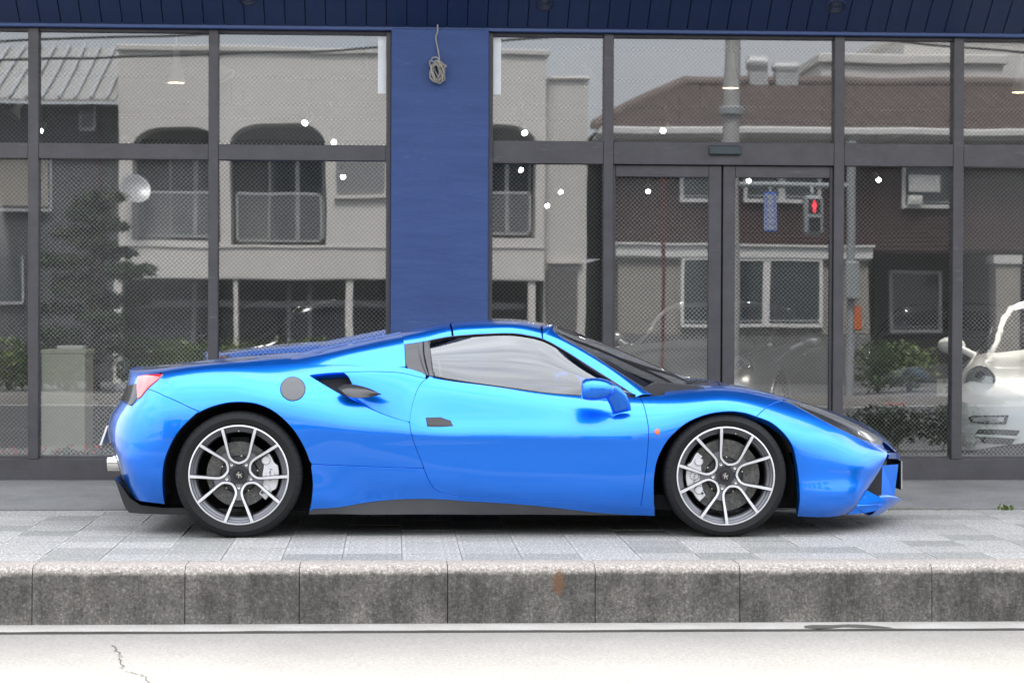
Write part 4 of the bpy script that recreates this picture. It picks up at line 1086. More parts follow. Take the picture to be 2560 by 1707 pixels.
# ------------------------------------------------------------------ wheels
def horse_poly(sc):
    pts = [(-.1,-.95),(.12,-.9),(.08,-.55),(.02,-.35),(.3,-.3),(.62,-.55),(.75,-.95),(.95,-.9),(.8,-.4),(.62,-.1),(.68,.1),(.9,.3),(.72,.5),(.55,.25),(.4,.2),(.15,.2),(.0,.35),(-.05,.6),(.15,.8),(.05,.95),(-.2,.85),(-.5,.65),(-.45,.55),(-.25,.55),(-.3,.3),(-.65,.45),(-.85,.25),(-.75,.15),(-.55,.25),(-.35,.1),(-.7,-.05),(-.8,-.3),(-.65,-.3),(-.5,-.12),(-.25,-.05),(-.2,-.4),(-.3,-.7)]
    return [(a * sc, b * sc) for a, b in pts]
def make_wheel(name, cx, cy, rad, rot, front, rrim=.270, far=False):
    c = P(cx, cy, .02) - np.array([0, 0, 0]); c[2] = rad - .002
    w = .245 if front else .30
    par = bpy.data.objects.new(name, None); COL.objects.link(par); par.parent = car
    par.location = Vector((c[0], 0, c[2])) - Vector((CAR_L[0], CAR_L[1], CAR_L[2]))
    if far: par.location.y = 2 * YC - CAR_L[1]; par.scale = (1, -1, 1)
    Y0 = .014 if front else .016
    fn = lambda x, y, h: (x, Y0 + h, y)
    # tyre
    pr = [(rrim - .012, .03), (rrim - .002, .012), (rrim + .006, .006), (rrim + .020, .001), ((rrim + rad) / 2, -.003), (rad - .030, .001), (rad - .020, .005), (rad - .012, .010), (rad - .005, .020), (rad - .0012, .034), (rad, .06), (rad, w / 2), (rad, w - .05), (rad - .010, w - .015), (rad - .04, w), (rrim, w), (rrim - .02, w - .02)]
    t = MB(); N = 400
    mod = lambda k, j: -(.0035 if k % 8 == 0 and j in (6, 7, 8) else 0)
    t.lathe(pr, fn, N, rmod=mod)
    link('tyre', t.mesh('tyre', 35), M['rubber'], par)
    # rim: bright lip, stepped grey well, dark barrel
    rim = MB(); rim.lathe([(rrim + .001, .012), (rrim + .002, .004), (rrim - .001, .002), (rrim - .0055, .002), (rrim - .007, .005)], fn, 96)
    link('rim_lip', rim.mesh('rim_lip', 35), M['silver'], par)
    rim = MB(); rim.lathe([(rrim - .007, .005), (rrim - .012, .016), (rrim - .020, .022), (rrim - .023, .034), (rrim - .034, .040), (rrim - .038, .052), (rrim - .040, .055)], fn, 96)
    link('rim', rim.mesh('rim', 25), M['gunmetal'], par)
    rim = MB(); rim.lathe([(rrim - .040, .055), (rrim - .042, .12), (rrim - .03, .21), (rrim - .01, w - .01)], fn, 64)
    link('rim_barrel', rim.mesh('rim_barrel', 40), M['gun_dark'], par)
    # five U-shaped spoke pairs
    def dish(r): return .006 + .030 * max(0, 1 - (r / (rrim * .93))) ** 1.2
    Rm = rrim
    for k in range(5):
        a0 = rot + k * 2 * math.pi / 5
        half = [(0.985, 19.8), (.85, 20.6), (.70, 22.0), (.56, 24.3), (.46, 26.5), (.385, 27.5), (.325, 25), (.275, 18), (.245, 8), (.237, 0)]
        pts = [(q, -d) for q, d in half] + [(q, d) for q, d in reversed(half[:-1])]
        pl = [np.array((Rm * q * math.cos(a0 + R(d)), Rm * q * math.sin(a0 + R(d)))) for q, d in pts]
        pl = np.array(catmull(pl, 5)); tg = np.gradient(pl, axis=0); tg /= np.linalg.norm(tg, axis=1, keepdims=True); nn = np.stack([-tg[:, 1], tg[:, 0]], 1)
        rr_ = np.linalg.norm(pl, axis=1); yy = np.array([dish(q) for q in rr_])
        wd = .0062 + .0022 * np.clip((rr_ / Rm - .5) / .4, 0, 1)
        for nm, mat, lev in (('spoke', 'silver', ((-1, .0), (-.86, -.0022), (.86, -.0022), (1, 0))), ('spoke_flank', 'gun_dark', ((-1.02, .0), (-1.5, .028), (1.5, .028), (1.02, .0)))):
            m = MB(); vs = []
            for p_, n_, y_, w_ in zip(pl, nn, yy, wd):
                for s1, dy in lev:
                    q = p_ + n_ * w_ * s1; vs.append((q[0], Y0 + y_ + dy, q[1]))
            L = len(pl); q4 = [(i * 4 + j, i * 4 + (j + 1) % 4, (i + 1) * 4 + (j + 1) % 4, (i + 1) * 4 + j) for i in range(L - 1) for j in range(3 if nm == 'spoke' else 4)]
            m.add(vs, q4); link(nm, m.mesh(nm, 30), M[mat], par)
        # web that carries the lug nut between two pairs
        b0 = a0 + math.pi / 5
        wp = [(.20 * Rm, -20), (.34 * Rm, -13.5), (.46 * Rm, -10.5), (.52 * Rm, -9.3), (.52 * Rm, 9.3), (.46 * Rm, 10.5), (.34 * Rm, 13.5), (.20 * Rm, 20)]
        m = MB(); vs = [(r_ * math.cos(b0 + R(d)), Y0 + dish(r_) + .006 + .02 * max(0, r_ / Rm - .36), r_ * math.sin(b0 + R(d))) for r_, d in wp]
        m.add(vs + [(x, y + .05, z) for x, y, z in vs], [tuple(range(8)), tuple(range(15, 7, -1))] + [(i, i + 8, (i + 1) % 8 + 8, (i + 1) % 8) for i in range(8)])
        link('hub_web', m.mesh('hub_web', 30), M['gunmetal'] if k in (0, 1, 2, 3, 4) else M['gun_dark'], par)
        ln = MB(); lx, lz = .255 * Rm * math.cos(b0), .255 * Rm * math.sin(b0)
        ln.lathe([(0, .002), (.0052, .002), (.0055, -.003), (.0085, -.004), (.0095, .0), (.0105, .010)], lambda x, y, h: (lx + x, Y0 + dish(.255 * Rm) + h, lz + y), 16)
        link('lug_nut', ln.mesh('lug_nut', 35), M['steel'], par)
    hb = MB(); hb.lathe([(0, .0), (.058, .0), (.062, .006), (.062, .06)], lambda x, y, h: (x, Y0 + .036 + h, y), 40); link('hub', hb.mesh('hub', 35), M['gun_dark'], par)
    cp = MB(); cp.lathe([(0, -.003), (.0255, -.0015), (.028, .002), (.028, .02)], lambda x, y, h: (x, Y0 + .029 + h, y), 40); cap = link('centre_cap', cp.mesh('centre_cap', 35), M['gloss_black'], par)
    tilt = rot - math.pi / 2
    hs = MB(); poly = horse_poly(.0175); ct, sn = math.cos(tilt), math.sin(tilt)
    hs.prism(poly, lambda u, v, w_: (u * ct - v * sn, Y0 + .0255 + w_, u * sn + v * ct), -.0008, .002); link('emblem', hs.mesh('emblem'), M['chrome'], cap)
    vl = MB(); va = rot + (R(-6) if front else 0); va = math.pi / 2 + (R(-13) if front else 0)
    vx, vz = (rrim - .027) * math.cos(va), (rrim - .027) * math.sin(va)
    vl.tube([(vx, Y0 + .034, vz), (vx * .985, Y0 + .008, vz * .985)], .0042, 10); link('valve', vl.mesh('valve', 40), M['steel'], par)
    # brake disc with drilled face, bell, caliper
    rd = .199 if front else .180
    bd = bpy.data.objects.new('brake_disc', None)
    d = MB(); d.lathe([(.10, .075), (rd - .002, .075), (rd, .078), (rd, .105), (.10, .105)], fn, 72, True); bd = link('brake_disc', d.mesh('brake_disc', 35), M['disc'], par)
    hl = MB()
    for k in range(40):
        a = 2 * math.pi * k / 40 + (k % 2) * .02; q = (.125, .145, .165, .185)[k % 4] * rd / .199
        hx, hz = q * math.cos(a), q * math.sin(a)
        hl.lathe([(0, 0), (.0028, 0), (.0028, .004)], lambda x, y, h: (hx + x, Y0 + .0742 + h, hz + y), 8)
    dh = link('drill_hole', hl.mesh('drill_hole'), M['void'], bd); dh['kind'] = 'stuff'
    be = MB(); be.lathe([(.03, .052), (.096, .056), (.104, .066), (.104, .09)], fn, 48); bell = link('disc_bell', be.mesh('disc_bell', 30), M['car_black'], bd)
    for k in range(10):
        a = 2 * math.pi * k / 10 + .2; s = MB(); bx, bz = .100 * math.cos(a), .100 * math.sin(a)
        s.lathe([(0, -.001), (.0045, 0), (.005, .006)], lambda x, y, h: (bx + x, Y0 + .060 + h, bz + y), 8); link('disc_bolt', s.mesh('disc_bolt', 40), M['steel'], bd)
    sg = -1 if front else 1
    ca = bpy.data.objects.new('caliper', None)
    out = []
    A0, A1 = (-46, 40) if front else (-44, 36)
    n = 14; ri, ro = .128, .212
    inn = [(ri + .012 * math.cos(math.pi * 2 * (i / n - .5)) * -1 + .01, A0 + (A1 - A0) * i / n) for i in range(n + 1)]
    otr = [(ro + (.004 if 3 < i < 11 else -.012), A0 + (A1 - A0) * i / n) for i in range(n, -1, -1)]
    poly = [(sg * r_ * math.cos(R(a)), r_ * math.sin(R(a))) for r_, a in inn + otr]
    m = MB(); m.prism(poly, lambda u, v, w_: (u, Y0 + w_, v), .040, .125); bm = bmesh.new()
    cal = link('caliper', m.mesh('caliper', 30), M['caliper'], par)
    bv = cal.modifiers.new('b', 'BEVEL'); bv.width = .004; bv.segments = 2; bv.limit_method = 'ANGLE'
    for a_, r_ in ((28, .165), (0, .17), (-28, .165)):
        m = MB(); bx, bz = sg * r_ * math.cos(R(a_)), r_ * math.sin(R(a_))
        m.lathe([(0, -.006), (.020, -.006), (.025, 0), (.025, .01)], lambda x, y, h: (bx + x, Y0 + .038 + h, bz + y), 20); link('piston_boss', m.mesh('piston_boss', 35), M['caliper'], cal)
    for a_ in (38, -38):
        m = MB(); bx, bz = sg * .158 * math.cos(R(a_)), .158 * math.sin(R(a_))
        m.lathe([(0, -.006), (.0065, -.006), (.007, 0), (.007, .01)], lambda x, y, h: (bx + x, Y0 + .036 + h, bz + y), 12); link('caliper_bolt', m.mesh('caliper_bolt', 35), M['gun_dark'], cal)
    me = text_mesh('Ferrari', .024, lambda u, v, w_: ((sg * .170) + v, Y0 + .0305, -u - .02 * (1 if front else 0)))
    link('caliper_lettering', me, M['car_black'], cal)
    # upright and hoses behind the disc, dark
    m = MB(); m.box(-.05, .05, Y0 + .11, Y0 + .2, -.16, .2); link('hub_carrier', m.mesh('hub_carrier'), M['void'], par)
    return par
make_wheel('front_wheel', 1814.5, 1205, .3400, R(90 - 14.4), True)
make_wheel('front_wheel', 1814.5, 1205, .3400, R(90 - 14.4), True, far=True)
make_wheel('rear_wheel', 596.5, 1201, .3455, R(90), False)
make_wheel('rear_wheel', 596.5, 1201, .3455, R(90), False, far=True)
# wheel wells
for cx, cy, r_ in ((1817, 1206, .402), (594.5, 1200, .418)):
    c = P(cx, cy, .05)
    for far in (False, True):
        m = MB(); m.lathe([(r_, .04), (r_ - .006, .18)], lambda x, y, h: (c[0] + x, h, c[2] + y), 30, a0=R(24), a1=R(156)); m.lathe([(r_ - .005, .17), (r_ - .012, .30), (r_ - .02, .44), (.0, .44)], lambda x, y, h: (c[0] + x, h, c[2] + y), 40, a0=R(-14), a1=R(194)); wrap(m, 'wheel_well', M['void'], None, 40, far)
# ================================================================== inside the showroom
M['track'] = plain('dark_lighting_track', (.09, .095, .11), .5)
M['lamp_white'] = plain('white_lamp_shell', (.62, .62, .60), .35, var=.04)
M['lamp_grey'] = plain('grey_lamp_shell', (.22, .23, .25), .4)
M['lamp_on'] = emit('lit_lamp_face', (1.0, .97, .92), 30.0)
M['lamp_warm'] = emit('warm_lamp_face', (1.0, .72, .40), 14.0)
for k, (py, z) in enumerate(((119, 3.34), (199, 3.34), (265, 3.34), (300, 3.34))):
    d = (z - CAMH) * FOC / (779 - py); y = d - CAMD
    if y > IB - .5: continue
    tr = MB().cbox(x_l + .1, x_r - .1, y - .018, y + .018, z - .02, z + .02, .004)
    o = tr.build('lighting_track', M['track']); tag(o, ['dark lighting track under the ceiling just behind the window', 'dark ceiling lighting track second from the window', 'dark ceiling lighting track third from the window', 'dark ceiling lighting track farthest from the window'][k], 'track', 'ceiling lighting tracks')
    m = MB()
    for x in np.linspace(x_l + .5, x_r - .5, 7): m.box(x - .006, x + .006, y - .006, y + .006, z + .02, ZC)
    link('hanger', m.mesh('hanger'), M['track'], o)
# kind 0 pendant cone lit warm, 1 aimed spot lit white, 2 unlit grey spot
spots = [(405, 191, 0, 3.0, 'warm lit bell lamp hanging before the mirrored flat beige wall'), (700, 283, 1, 2.96, 'lit spotlight high in the upper pane next to the blue column'), (767, 327, 1, 2.96, 'lit spotlight touching the transom next to the blue column'), (788, 407, 1, 2.9, 'lit spotlight below the transom next to the blue column'), (520, 176, 3, 3.0, ''), (837, 172, 2, 3.0, ''),
         (1205, 306, 1, 2.96, 'lit spotlight above the transom in the narrow bay beside the doors'), (1197, 391, 1, 2.9, 'lit spotlight just below the transom in the narrow bay beside the doors'), (1288, 441, 1, 2.75, 'upper of two small lit spotlights low in the narrow bay beside the doors'), (1257, 473, 1, 2.6, 'lower of two small lit spotlights low in the narrow bay beside the doors'), (1362, 190, 3, 3.0, ''), (1523, 301, 1, 2.96, 'lit spotlight in the wide pane over the sliding doors'), (1678, 203, 0, 3.0, 'warm lit bell lamp in the wide pane over the sliding doors'),
         (1489, 440, 1, 2.72, 'lit spotlight behind the sliding door leaf without the pedestrian signal'), (1720, 416, 1, 2.8, 'lit spotlight behind the sliding door leaf that mirrors the pedestrian signal'), (2018, 414, 1, 2.8, 'lit spotlight in the lower pane where white bedding is mirrored'), (2343, 213, 0, 3.0, 'warm lit bell lamp hanging above the white coupe'), (92, 301, 1, 2.96, 'lit spotlight half hidden behind the mullion near the mirrored grey workshop'), (186, 158, 2, 3.08, ''), (22, 150, 2, 3.08, ''), (28, 265, 3, 2.9, '')]
def spot_lamp(px, py, kind, z, own=''):
    d = (z - CAMH) * FOC / (779 - py * S2); y = min(d - CAMD, IB - 1.0)
    c = P(px * S2, py * S2, y)
    lab = {0: 'white bell shaped ceiling lamp glowing warm above the showroom', 1: 'lit round spotlight aimed out from the showroom ceiling', 2: 'small grey unlit track spotlight under the showroom ceiling', 3: 'pale unlit flared track spotlight tilted to one side'}[kind]
    if own: lab = own
    e_ = empty({0: 'bell_lamp', 1: 'spotlight', 2: 'track_spotlight', 3: 'flared_spotlight'}[kind], tuple(c), lab, 'lamp', {0: 'lit bell lamps', 1: 'lit showroom spotlights', 2: 'unlit grey track spotlights', 3: 'pale tilted spotlights'}[kind])
    if kind == 0:
        sh = MB().lathe([(.012, .30), (.028, .28), (.032, .16), (.045, .12), (.060, .04), (.068, .0), (.064, .0), (.05, .05)], lambda x, y_, h: (x, y_, h), 28); link('shade', sh.mesh('shade', 35), M['lamp_white'], e_)
        link('lamp_face', MB().lathe([(0, .014), (.058, .012)], lambda x, y_, h: (x, y_, h), 24).mesh('lamp_face'), M['lamp_warm'], e_)
        ld = bpy.data.lights.new('lamp_bulb', 'SPOT'); ld.energy = 200 if px > 2000 else 30; ld.spot_size = R(110); ld.spot_blend = .7; ld.shadow_soft_size = .06; ld.color = (1, .92, .80); lo = bpy.data.objects.new('lamp_bulb', ld); COL.objects.link(lo); lo.parent = e_; lo.location = (0, 0, -.01)
        link('stem', MB().tube([(0, 0, .29), (0, 0, ZC - c[2])], .008, 8).mesh('stem'), M['lamp_white'], e_)
    else:
        az = {1: -1.0, 2: -.2, 3: -.2}[kind]; rx = random.Random(int(px))
        ax = Vector((rx.uniform(-.6, .6), az, -.55 if kind == 1 else -.8)).normalized(); q = ax.to_track_quat('Z', 'Y').to_matrix()
        fn = lambda x, y_, h: tuple(q @ Vector((x, y_, h)))
        r_ = .028 if kind == 1 else (.075 if kind == 3 else .042)
        link('shade', MB().lathe([(.012, -.17), (.028, -.16), (.030, -.08), (r_ * .8, -.03), (r_, .0), (r_ * .9, -.002)], fn, 24).mesh('shade', 35), M['lamp_white'] if kind != 2 else M['lamp_grey'], e_)
        link('lamp_face', MB().lathe([(0, -.003), (r_ * .92, -.004)], fn, 24).mesh('lamp_face'), M['lamp_on'] if kind == 1 else M['lamp_grey'], e_)
        if kind == 1:
            ld = bpy.data.lights.new('spot_beam', 'SPOT'); ld.energy = 35; ld.spot_size = R(74); ld.spot_blend = .6; ld.shadow_soft_size = .05; ld.color = (1, .97, .93)
            lo = bpy.data.objects.new('spot_beam', ld); COL.objects.link(lo); lo.parent = e_; lo.location = tuple(ax * .03); lo.rotation_euler = Vector((ax.x * .3, .12, -1)).to_track_quat('-Z', 'Y').to_euler()
        b = q @ Vector((0, 0, -.10)); t_ = 3.34 - c[2]
        link('bracket', MB().tube([tuple(b), (b.x, b.y, max(t_, b.z + .05)), (b.x, b.y, max(ZC - c[2], .1))], .007, 6).mesh('bracket'), M['lamp_grey'], e_)
for px, py, kd, z, own in spots: spot_lamp(px, py, kd, z, own)

# ---- the rounded rear-engined coupes on show
CN = [  # x, then (y, z) from the sill to the centre line
 (2.205, [(.13,.28),(.14,.33),(.15,.42),(.14,.485),(.13,.52),(.10,.535),(.06,.545),(0,.55)]),
 (2.17, [(.44,.24),(.48,.31),(.50,.42),(.48,.50),(.44,.55),(.36,.57),(.2,.585),(0,.59)]),
 (2.05, [(.70,.19),(.76,.28),(.77,.42),(.75,.53),(.69,.615),(.57,.63),(.3,.645),(0,.65)]),
 (1.80, [(.80,.17),(.86,.28),(.87,.45),(.85,.63),(.73,.76),(.58,.735),(.33,.735),(0,.74)]),
 (1.30, [(.84,.16),(.89,.30),(.895,.50),(.87,.69),(.74,.85),(.58,.81),(.34,.82),(0,.83)]),
 (.78, [(.85,.16),(.89,.30),(.895,.50),(.87,.71),(.77,.87),(.62,.885),(.38,.915),(0,.93)]),
 (.25, [(.85,.16),(.88,.30),(.89,.50),(.87,.73),(.80,.89),(.70,1.04),(.52,1.19),(0,1.225)]),
 (-.30, [(.85,.16),(.88,.30),(.89,.50),(.87,.75),(.81,.91),(.70,1.12),(.50,1.27),(0,1.30)]),
 (-.90, [(.86,.16),(.89,.30),(.90,.52),(.885,.77),(.82,.92),(.68,1.09),(.46,1.20),(0,1.225)]),
 (-1.40, [(.86,.18),(.90,.32),(.91,.54),(.89,.78),(.79,.90),(.60,.99),(.38,1.05),(0,1.07)]),
 (-1.90, [(.82,.22),(.88,.34),(.885,.52),(.86,.70),(.76,.80),(.58,.85),(.35,.88),(0,.90)]),
 (-2.20, [(.62,.26),(.70,.36),(.72,.50),(.70,.62),(.62,.70),(.46,.74),(.28,.76),(0,.77)]),
 (-2.27, [(.40,.30),(.46,.38),(.48,.50),(.46,.60),(.40,.66),(.30,.69),(.2,.70),(0,.705)])]
def coupe(name, loc, rz, mat, label, front_detail=True, wing=False):
    e_ = empty(name, loc, label, 'car', None, rz)
    net = np.array([[(x, y, z) for y, z in rows] for x, rows in CN], float)
    ku = np.arange(len(CN)); kt = np.arange(8); nu, nt = 221, 106
    g = cubic(ku.astype(float), net, np.linspace(0, len(CN) - 1, nu)); g = np.swapaxes(cubic(kt.astype(float), np.swapaxes(g, 0, 1), np.linspace(0, 7, nt)), 0, 1)
    iu = np.linspace(0, len(CN) - 1, nu); it = np.linspace(0, 7, nt)
    bodyM, glassM = MB(), MB()
    for sgn in (1, -1):
        pts = (g * (1, sgn, 1)).reshape(-1, 3); fb, fg = [], []
        for i in range(nu - 1):
            for j in range(nt - 1):
                c = g[i:i + 2, j:j + 2].mean((0, 1)); a, b = (iu[i] + iu[i + 1]) / 2, (it[j] + it[j + 1]) / 2
                q = (i * nt + j, i * nt + j + 1, (i + 1) * nt + j + 1, (i + 1) * nt + j)
                if min(math.hypot(c[0] - 1.30, c[2] - .32), math.hypot(c[0] + 1.08, c[2] - .32)) < .355 and c[1] > .5: continue
                L_ = b - (4.85 + (.74 - c[0]) * 2.0)
                side = 4.12 < b < 5.85 and -1.15 < c[0] and L_ < -.10 and not (-.42 < c[0] < -.34)
                scr = L_ > .10 and .20 < c[0] < .80 and b > 4.9
                rear = b > 5.7 and -1.55 < c[0] < -.95
                (fg if side or scr or rear else fb).append(q)
        bodyM.add(pts, fb); glassM.add(pts, fg)
    for k in (0, nu - 1):
        bodyM.add([tuple(q) for q in g[k]] + [(q[0], -q[1], q[2]) for q in g[k]], [(j, j + 1, nt + j + 1, nt + j) for j in range(nt - 1)])
    bo = link('body', bodyM.mesh('body', 60), M[mat], e_); link('glazing', glassM.mesh('glazing', 60), M['gloss_black'], e_)
    link('underbody', MB().box(-2.0, 1.95, -.74, .74, .15, .62).mesh('underbody'), M['void'], e_)
    for sgn in (1, -1):                                       # windscreen pillars
        pp = []
        for b in np.linspace(4.75, 6.25, 16):
            x_ = .74 - (b - 4.85) / 2; j = int(np.abs(it - b).argmin()); i = int(np.abs(g[:, j, 0] - x_).argmin()); pp.append((g[i, j, 0], sgn * g[i, j, 1], g[i, j, 2]))
        link('windscreen_pillar', MB().tube([tuple(q) for q in catmull(pp, 3)], .024, 8).mesh('windscreen_pillar', 60), M[mat], e_)
    for x in (1.30, -1.08):
        for sgn in (1, -1):
            fn = lambda a, b, h: (x + a, sgn * (.875 - h), .32 + b)
            lip = []
            for a in np.linspace(R(-8), R(188), 40):
                xx, zz = x + .358 * math.cos(a), .32 + .358 * math.sin(a); q = g.reshape(-1, 3); q = q[q[:, 1] > .5]; k = int(((q[:, 0] - xx) ** 2 + (q[:, 2] - zz) ** 2).argmin()); lip.append((xx, sgn * (q[k, 1] - .004), zz))
            link('arch_lip', MB().tube(lip, .018, 8).mesh('arch_lip', 60), M[mat], e_)
            w = link('wheel', MB().lathe([(.215, .03), (.24, .0), (.30, .005), (.318, .03), (.32, .2)], fn, 40).mesh('wheel', 40), M['rubber'], e_)
            mm = MB().lathe([(.218, .02), (.21, .025), (.20, .09)], fn, 40)
            for k in range(5):
                a0 = k * 2 * math.pi / 5; mm.tube([fn(.02 * math.cos(a0), .02 * math.sin(a0), .02), fn(.20 * math.cos(a0), .20 * math.sin(a0), .022)], .024, 6)
            link('rim', mm.mesh('rim', 40), M['silver'], w)
            link('disc', MB().lathe([(0, .07), (.16, .07)], fn, 30).mesh('disc'), M['gun_dark'], w)
    for sgn in (1, -1):
        ax = Vector((1, sgn * .20, .36)).normalized(); q = ax.to_track_quat('Z', 'Y').to_matrix(); c = Vector((1.925, sgn * .668, .672))
        fn = lambda x, y, h: tuple(c + q @ Vector((x * .93, y * 1.08, h)))
        h_ = link('headlamp', MB().lathe([(.128, -.03), (.127, .012), (.121, .020), (.112, .016)], fn, 40).mesh('headlamp', 40), M['gunmetal'], e_)
        link('reflector', MB().lathe([(.112, .016), (.09, -.012), (.05, -.03), (.0, -.034)], fn, 36).mesh('reflector', 40), M['lamp_white'], h_)
        link('projector', MB().lathe([(.040, -.02), (.042, .004), (.036, .005), (.035, -.004), (.02, .002), (0, .004)], lambda x, y, h: fn(x, y + .045 * (1), h + .004), 24).mesh('projector', 40), M['gunmetal'], h_)
        link('lamp_cover', MB().lathe([(.112, .018), (.09, .032), (.05, .043), (0, .047)], fn, 36).mesh('lamp_cover', 60), M['lamp_glass'], h_)
        # mirror
        mm = MB(); mc = Vector((.52, sgn * .985, .93))
        mm.lathe([(0, -.085), (.035, -.08), (.06, -.05), (.072, 0), (.070, .045), (.055, .06), (0, .062)], lambda x, y, h: tuple(mc + Vector((-h * .8, x * 1.55, y * .98))), 24); mm.tube([mc, (.56, sgn * .86, .88), (.57, sgn * .80, .85)], [.035, .028, .03], 8)
        link('mirror', mm.mesh('mirror', 45), M[mat], e_)
        # lamp strip and intakes in the front bumper
        def nose(y, z):                                      # nose surface x at (y, z)
            h = g[:, :, :].reshape(-1, 3); m_ = h[(h[:, 0] > 1.2)]; d = (m_[:, 1] - abs(y)) ** 2 + (m_[:, 2] - z) ** 2; k = np.argsort(d)[:3]; return float(m_[k, 0].max())
        def nose_patch(nm, pts, mt, off, par):
            a = [(nose(y, z) + off, sgn * y, z) for y, z in pts]; b = [(x - .03, y, z) for x, y, z in a]; n = len(a)
            return link(nm, MB().add(a + b, [tuple(range(n)), tuple(range(2 * n - 1, n - 1, -1))] + [(i, (i + 1) % n, (i + 1) % n + n, i + n) for i in range(n)]).mesh(nm), M[mt], par)
        nose_patch('fog_lamp', [(.44,.455),(.56,.45),(.70,.445),(.735,.43),(.72,.395),(.62,.385),(.46,.39)], 'headlamp_dark', .012, bo)
        nose_patch('lamp_lens', [(.47,.44),(.60,.435),(.70,.428),(.70,.405),(.60,.40),(.48,.405)], 'silver', .016, bo)
        nose_patch('bumper_intake', [(.36,.345),(.50,.35),(.66,.345),(.69,.30),(.62,.245),(.42,.24)], 'car_black', .010, bo)
        nose_patch('intake_bar', [(.37,.305),(.52,.31),(.68,.31),(.68,.292),(.52,.29),(.38,.285)], mat, .022, bo)
    nb = [(-.3,.33),(.3,.33),(.27,.24),(-.27,.24)]
    link('centre_intake', MB().prism(nb, lambda u, v, w: (2.175 + w, u, v), -.05, .012).mesh('centre_intake'), M['car_black'], e_)
    if wing:
        for sgn in (1, -1):
            link('tail_lamp', MB().prism([(.35,.60),(.74,.62),(.80,.57),(.70,.53),(.40,.545)], lambda u, v, w: (-2.20 + (u - .35) * .42 + w, sgn * u, v), -.06, .02).mesh('tail_lamp'), M['red_dark'], e_)
            link('reflector', MB().prism([(.46,.335),(.66,.34),(.66,.31),(.46,.305)], lambda u, v, w: (-2.24 + (u - .46) * .4 + w, sgn * u, v), -.07, .02).mesh('reflector'), M['red_hot'], e_)
        link('rear_wing', MB().prism([(0, 0), (-.10, .02), (-.30, .015), (-.34, .05), (-.30, .06), (-.1, .05)], lambda u, v, w: (-1.80 + u, w, .93 + v), -.66, .66).mesh('rear_wing', 40), M[mat], e_)
        link('rear_grille', MB().prism([(-.5, .80), (.5, .80), (.48, .84), (-.48, .84)], lambda u, v, w: (-2.06 + w, u, v), -.06, .03).mesh('rear_grille'), M['car_black'], e_)
        link('lower_intake', MB().prism([(-.62, .24), (.62, .24), (.55, .30), (-.55, .30)], lambda u, v, w: (-2.22 + w, u, v), -.07, .03).mesh('lower_intake'), M['car_black'], e_)
        pl = link('number_plate', MB().cbox(-2.335, -2.315, -.165, .165, .40, .565, .004).mesh('number_plate'), M['plate_white'], e_)
        for txt, sz, u, v in (('名古', .050, .065, .535), ('た', .045, .128, .452), ('7', .092, .070, .455)):
            link('plate_lettering', text_mesh(txt, sz, lambda a, b, w: (-2.3365, u - a, v + b)), M['plate_ink'], pl)
    return e_
M['white_paint'] = paint('white_car_paint', (.74, .745, .74), 0.0, .35)
M['silver_paint'] = paint('silver_car_paint', (.40, .41, .42), .8, .3)
M['grey_paint'] = paint('dark_grey_car_paint', (.10, .105, .115), .6, .3)
M['black_paint'] = paint('black_car_paint', (.012, .012, .013), 0.0, .3)
M['red_hot'] = plain('bright_red_reflector', (.62, .02, .025), .2, Coat_Weight=1.0)
M['plate_ink'] = plain('plate_green_ink', (.012, .03, .025), .5)
FL = .05
def place(local, px, py, Y, heading):
    """location so that a local point of a car lands at pixel px, py and depth Y"""
    w = P(px * S2, py * S2, Y); c, s = math.cos(heading), math.sin(heading)
    return (w[0] - (local[0] * c - local[1] * s), w[1] - (local[0] * s + local[1] * c), FL)
h = R(-109); coupe('display_coupe', place((1.865, -.655), 2255, 866, 4.05, h), h, 'white_paint', 'white coupe with round headlamps nosed up to the showroom glass')
h = R(-114); coupe('display_coupe', place((1.865, .655), 1700, 868, 7.6, h), h, 'silver_paint', 'silver coupe with round headlamps angled behind the sliding doors')
h = R(75.5); coupe('display_coupe', place((-2.33, 0), 2192, 900, 8.6, h), h, 'grey_paint', 'dark grey coupe showing its tail wing and number plate in the showroom', wing=True)
h = R(180 + 28); coupe('display_coupe', place((1.865, .655), 285, 862, 6.6, h), h, 'black_paint', 'black coupe in the showroom behind the windows near the blue column')
# pale counter behind the window
ct = P(145 * S2, 1000 * S2, 4.7); zt = P(145 * S2, 803 * S2, 4.7)[2]
cnt = empty('display_counter', (ct[0], 4.9, FL), 'pale beige reception counter behind the window beside the red flowers', 'counter')
wd_ = (P(195 * S2, 900, 4.7)[0] - P(95 * S2, 900, 4.7)[0]) / 2
M['counter'] = plain('pale_counter_panel', (.42, .41, .33), .6, var=.06)
link('cabinet', MB().cbox(-wd_, wd_, -.2, .25, .0, zt - FL - .03, .004).mesh('cabinet'), M['counter'], cnt)
link('worktop', MB().cbox(-wd_ - .01, wd_ + .01, -.21, .26, zt - FL - .029, zt - FL, .004).mesh('worktop'), M['counter'], cnt)
o = MB().cbox(-.10, .10, -.08, .08, 0, .03, .006).build('paper_tray', M['lamp_white']); o.location = (ct[0] + .04, 4.85, zt); tag(o, 'shallow white tray lying on the beige counter', 'tray')
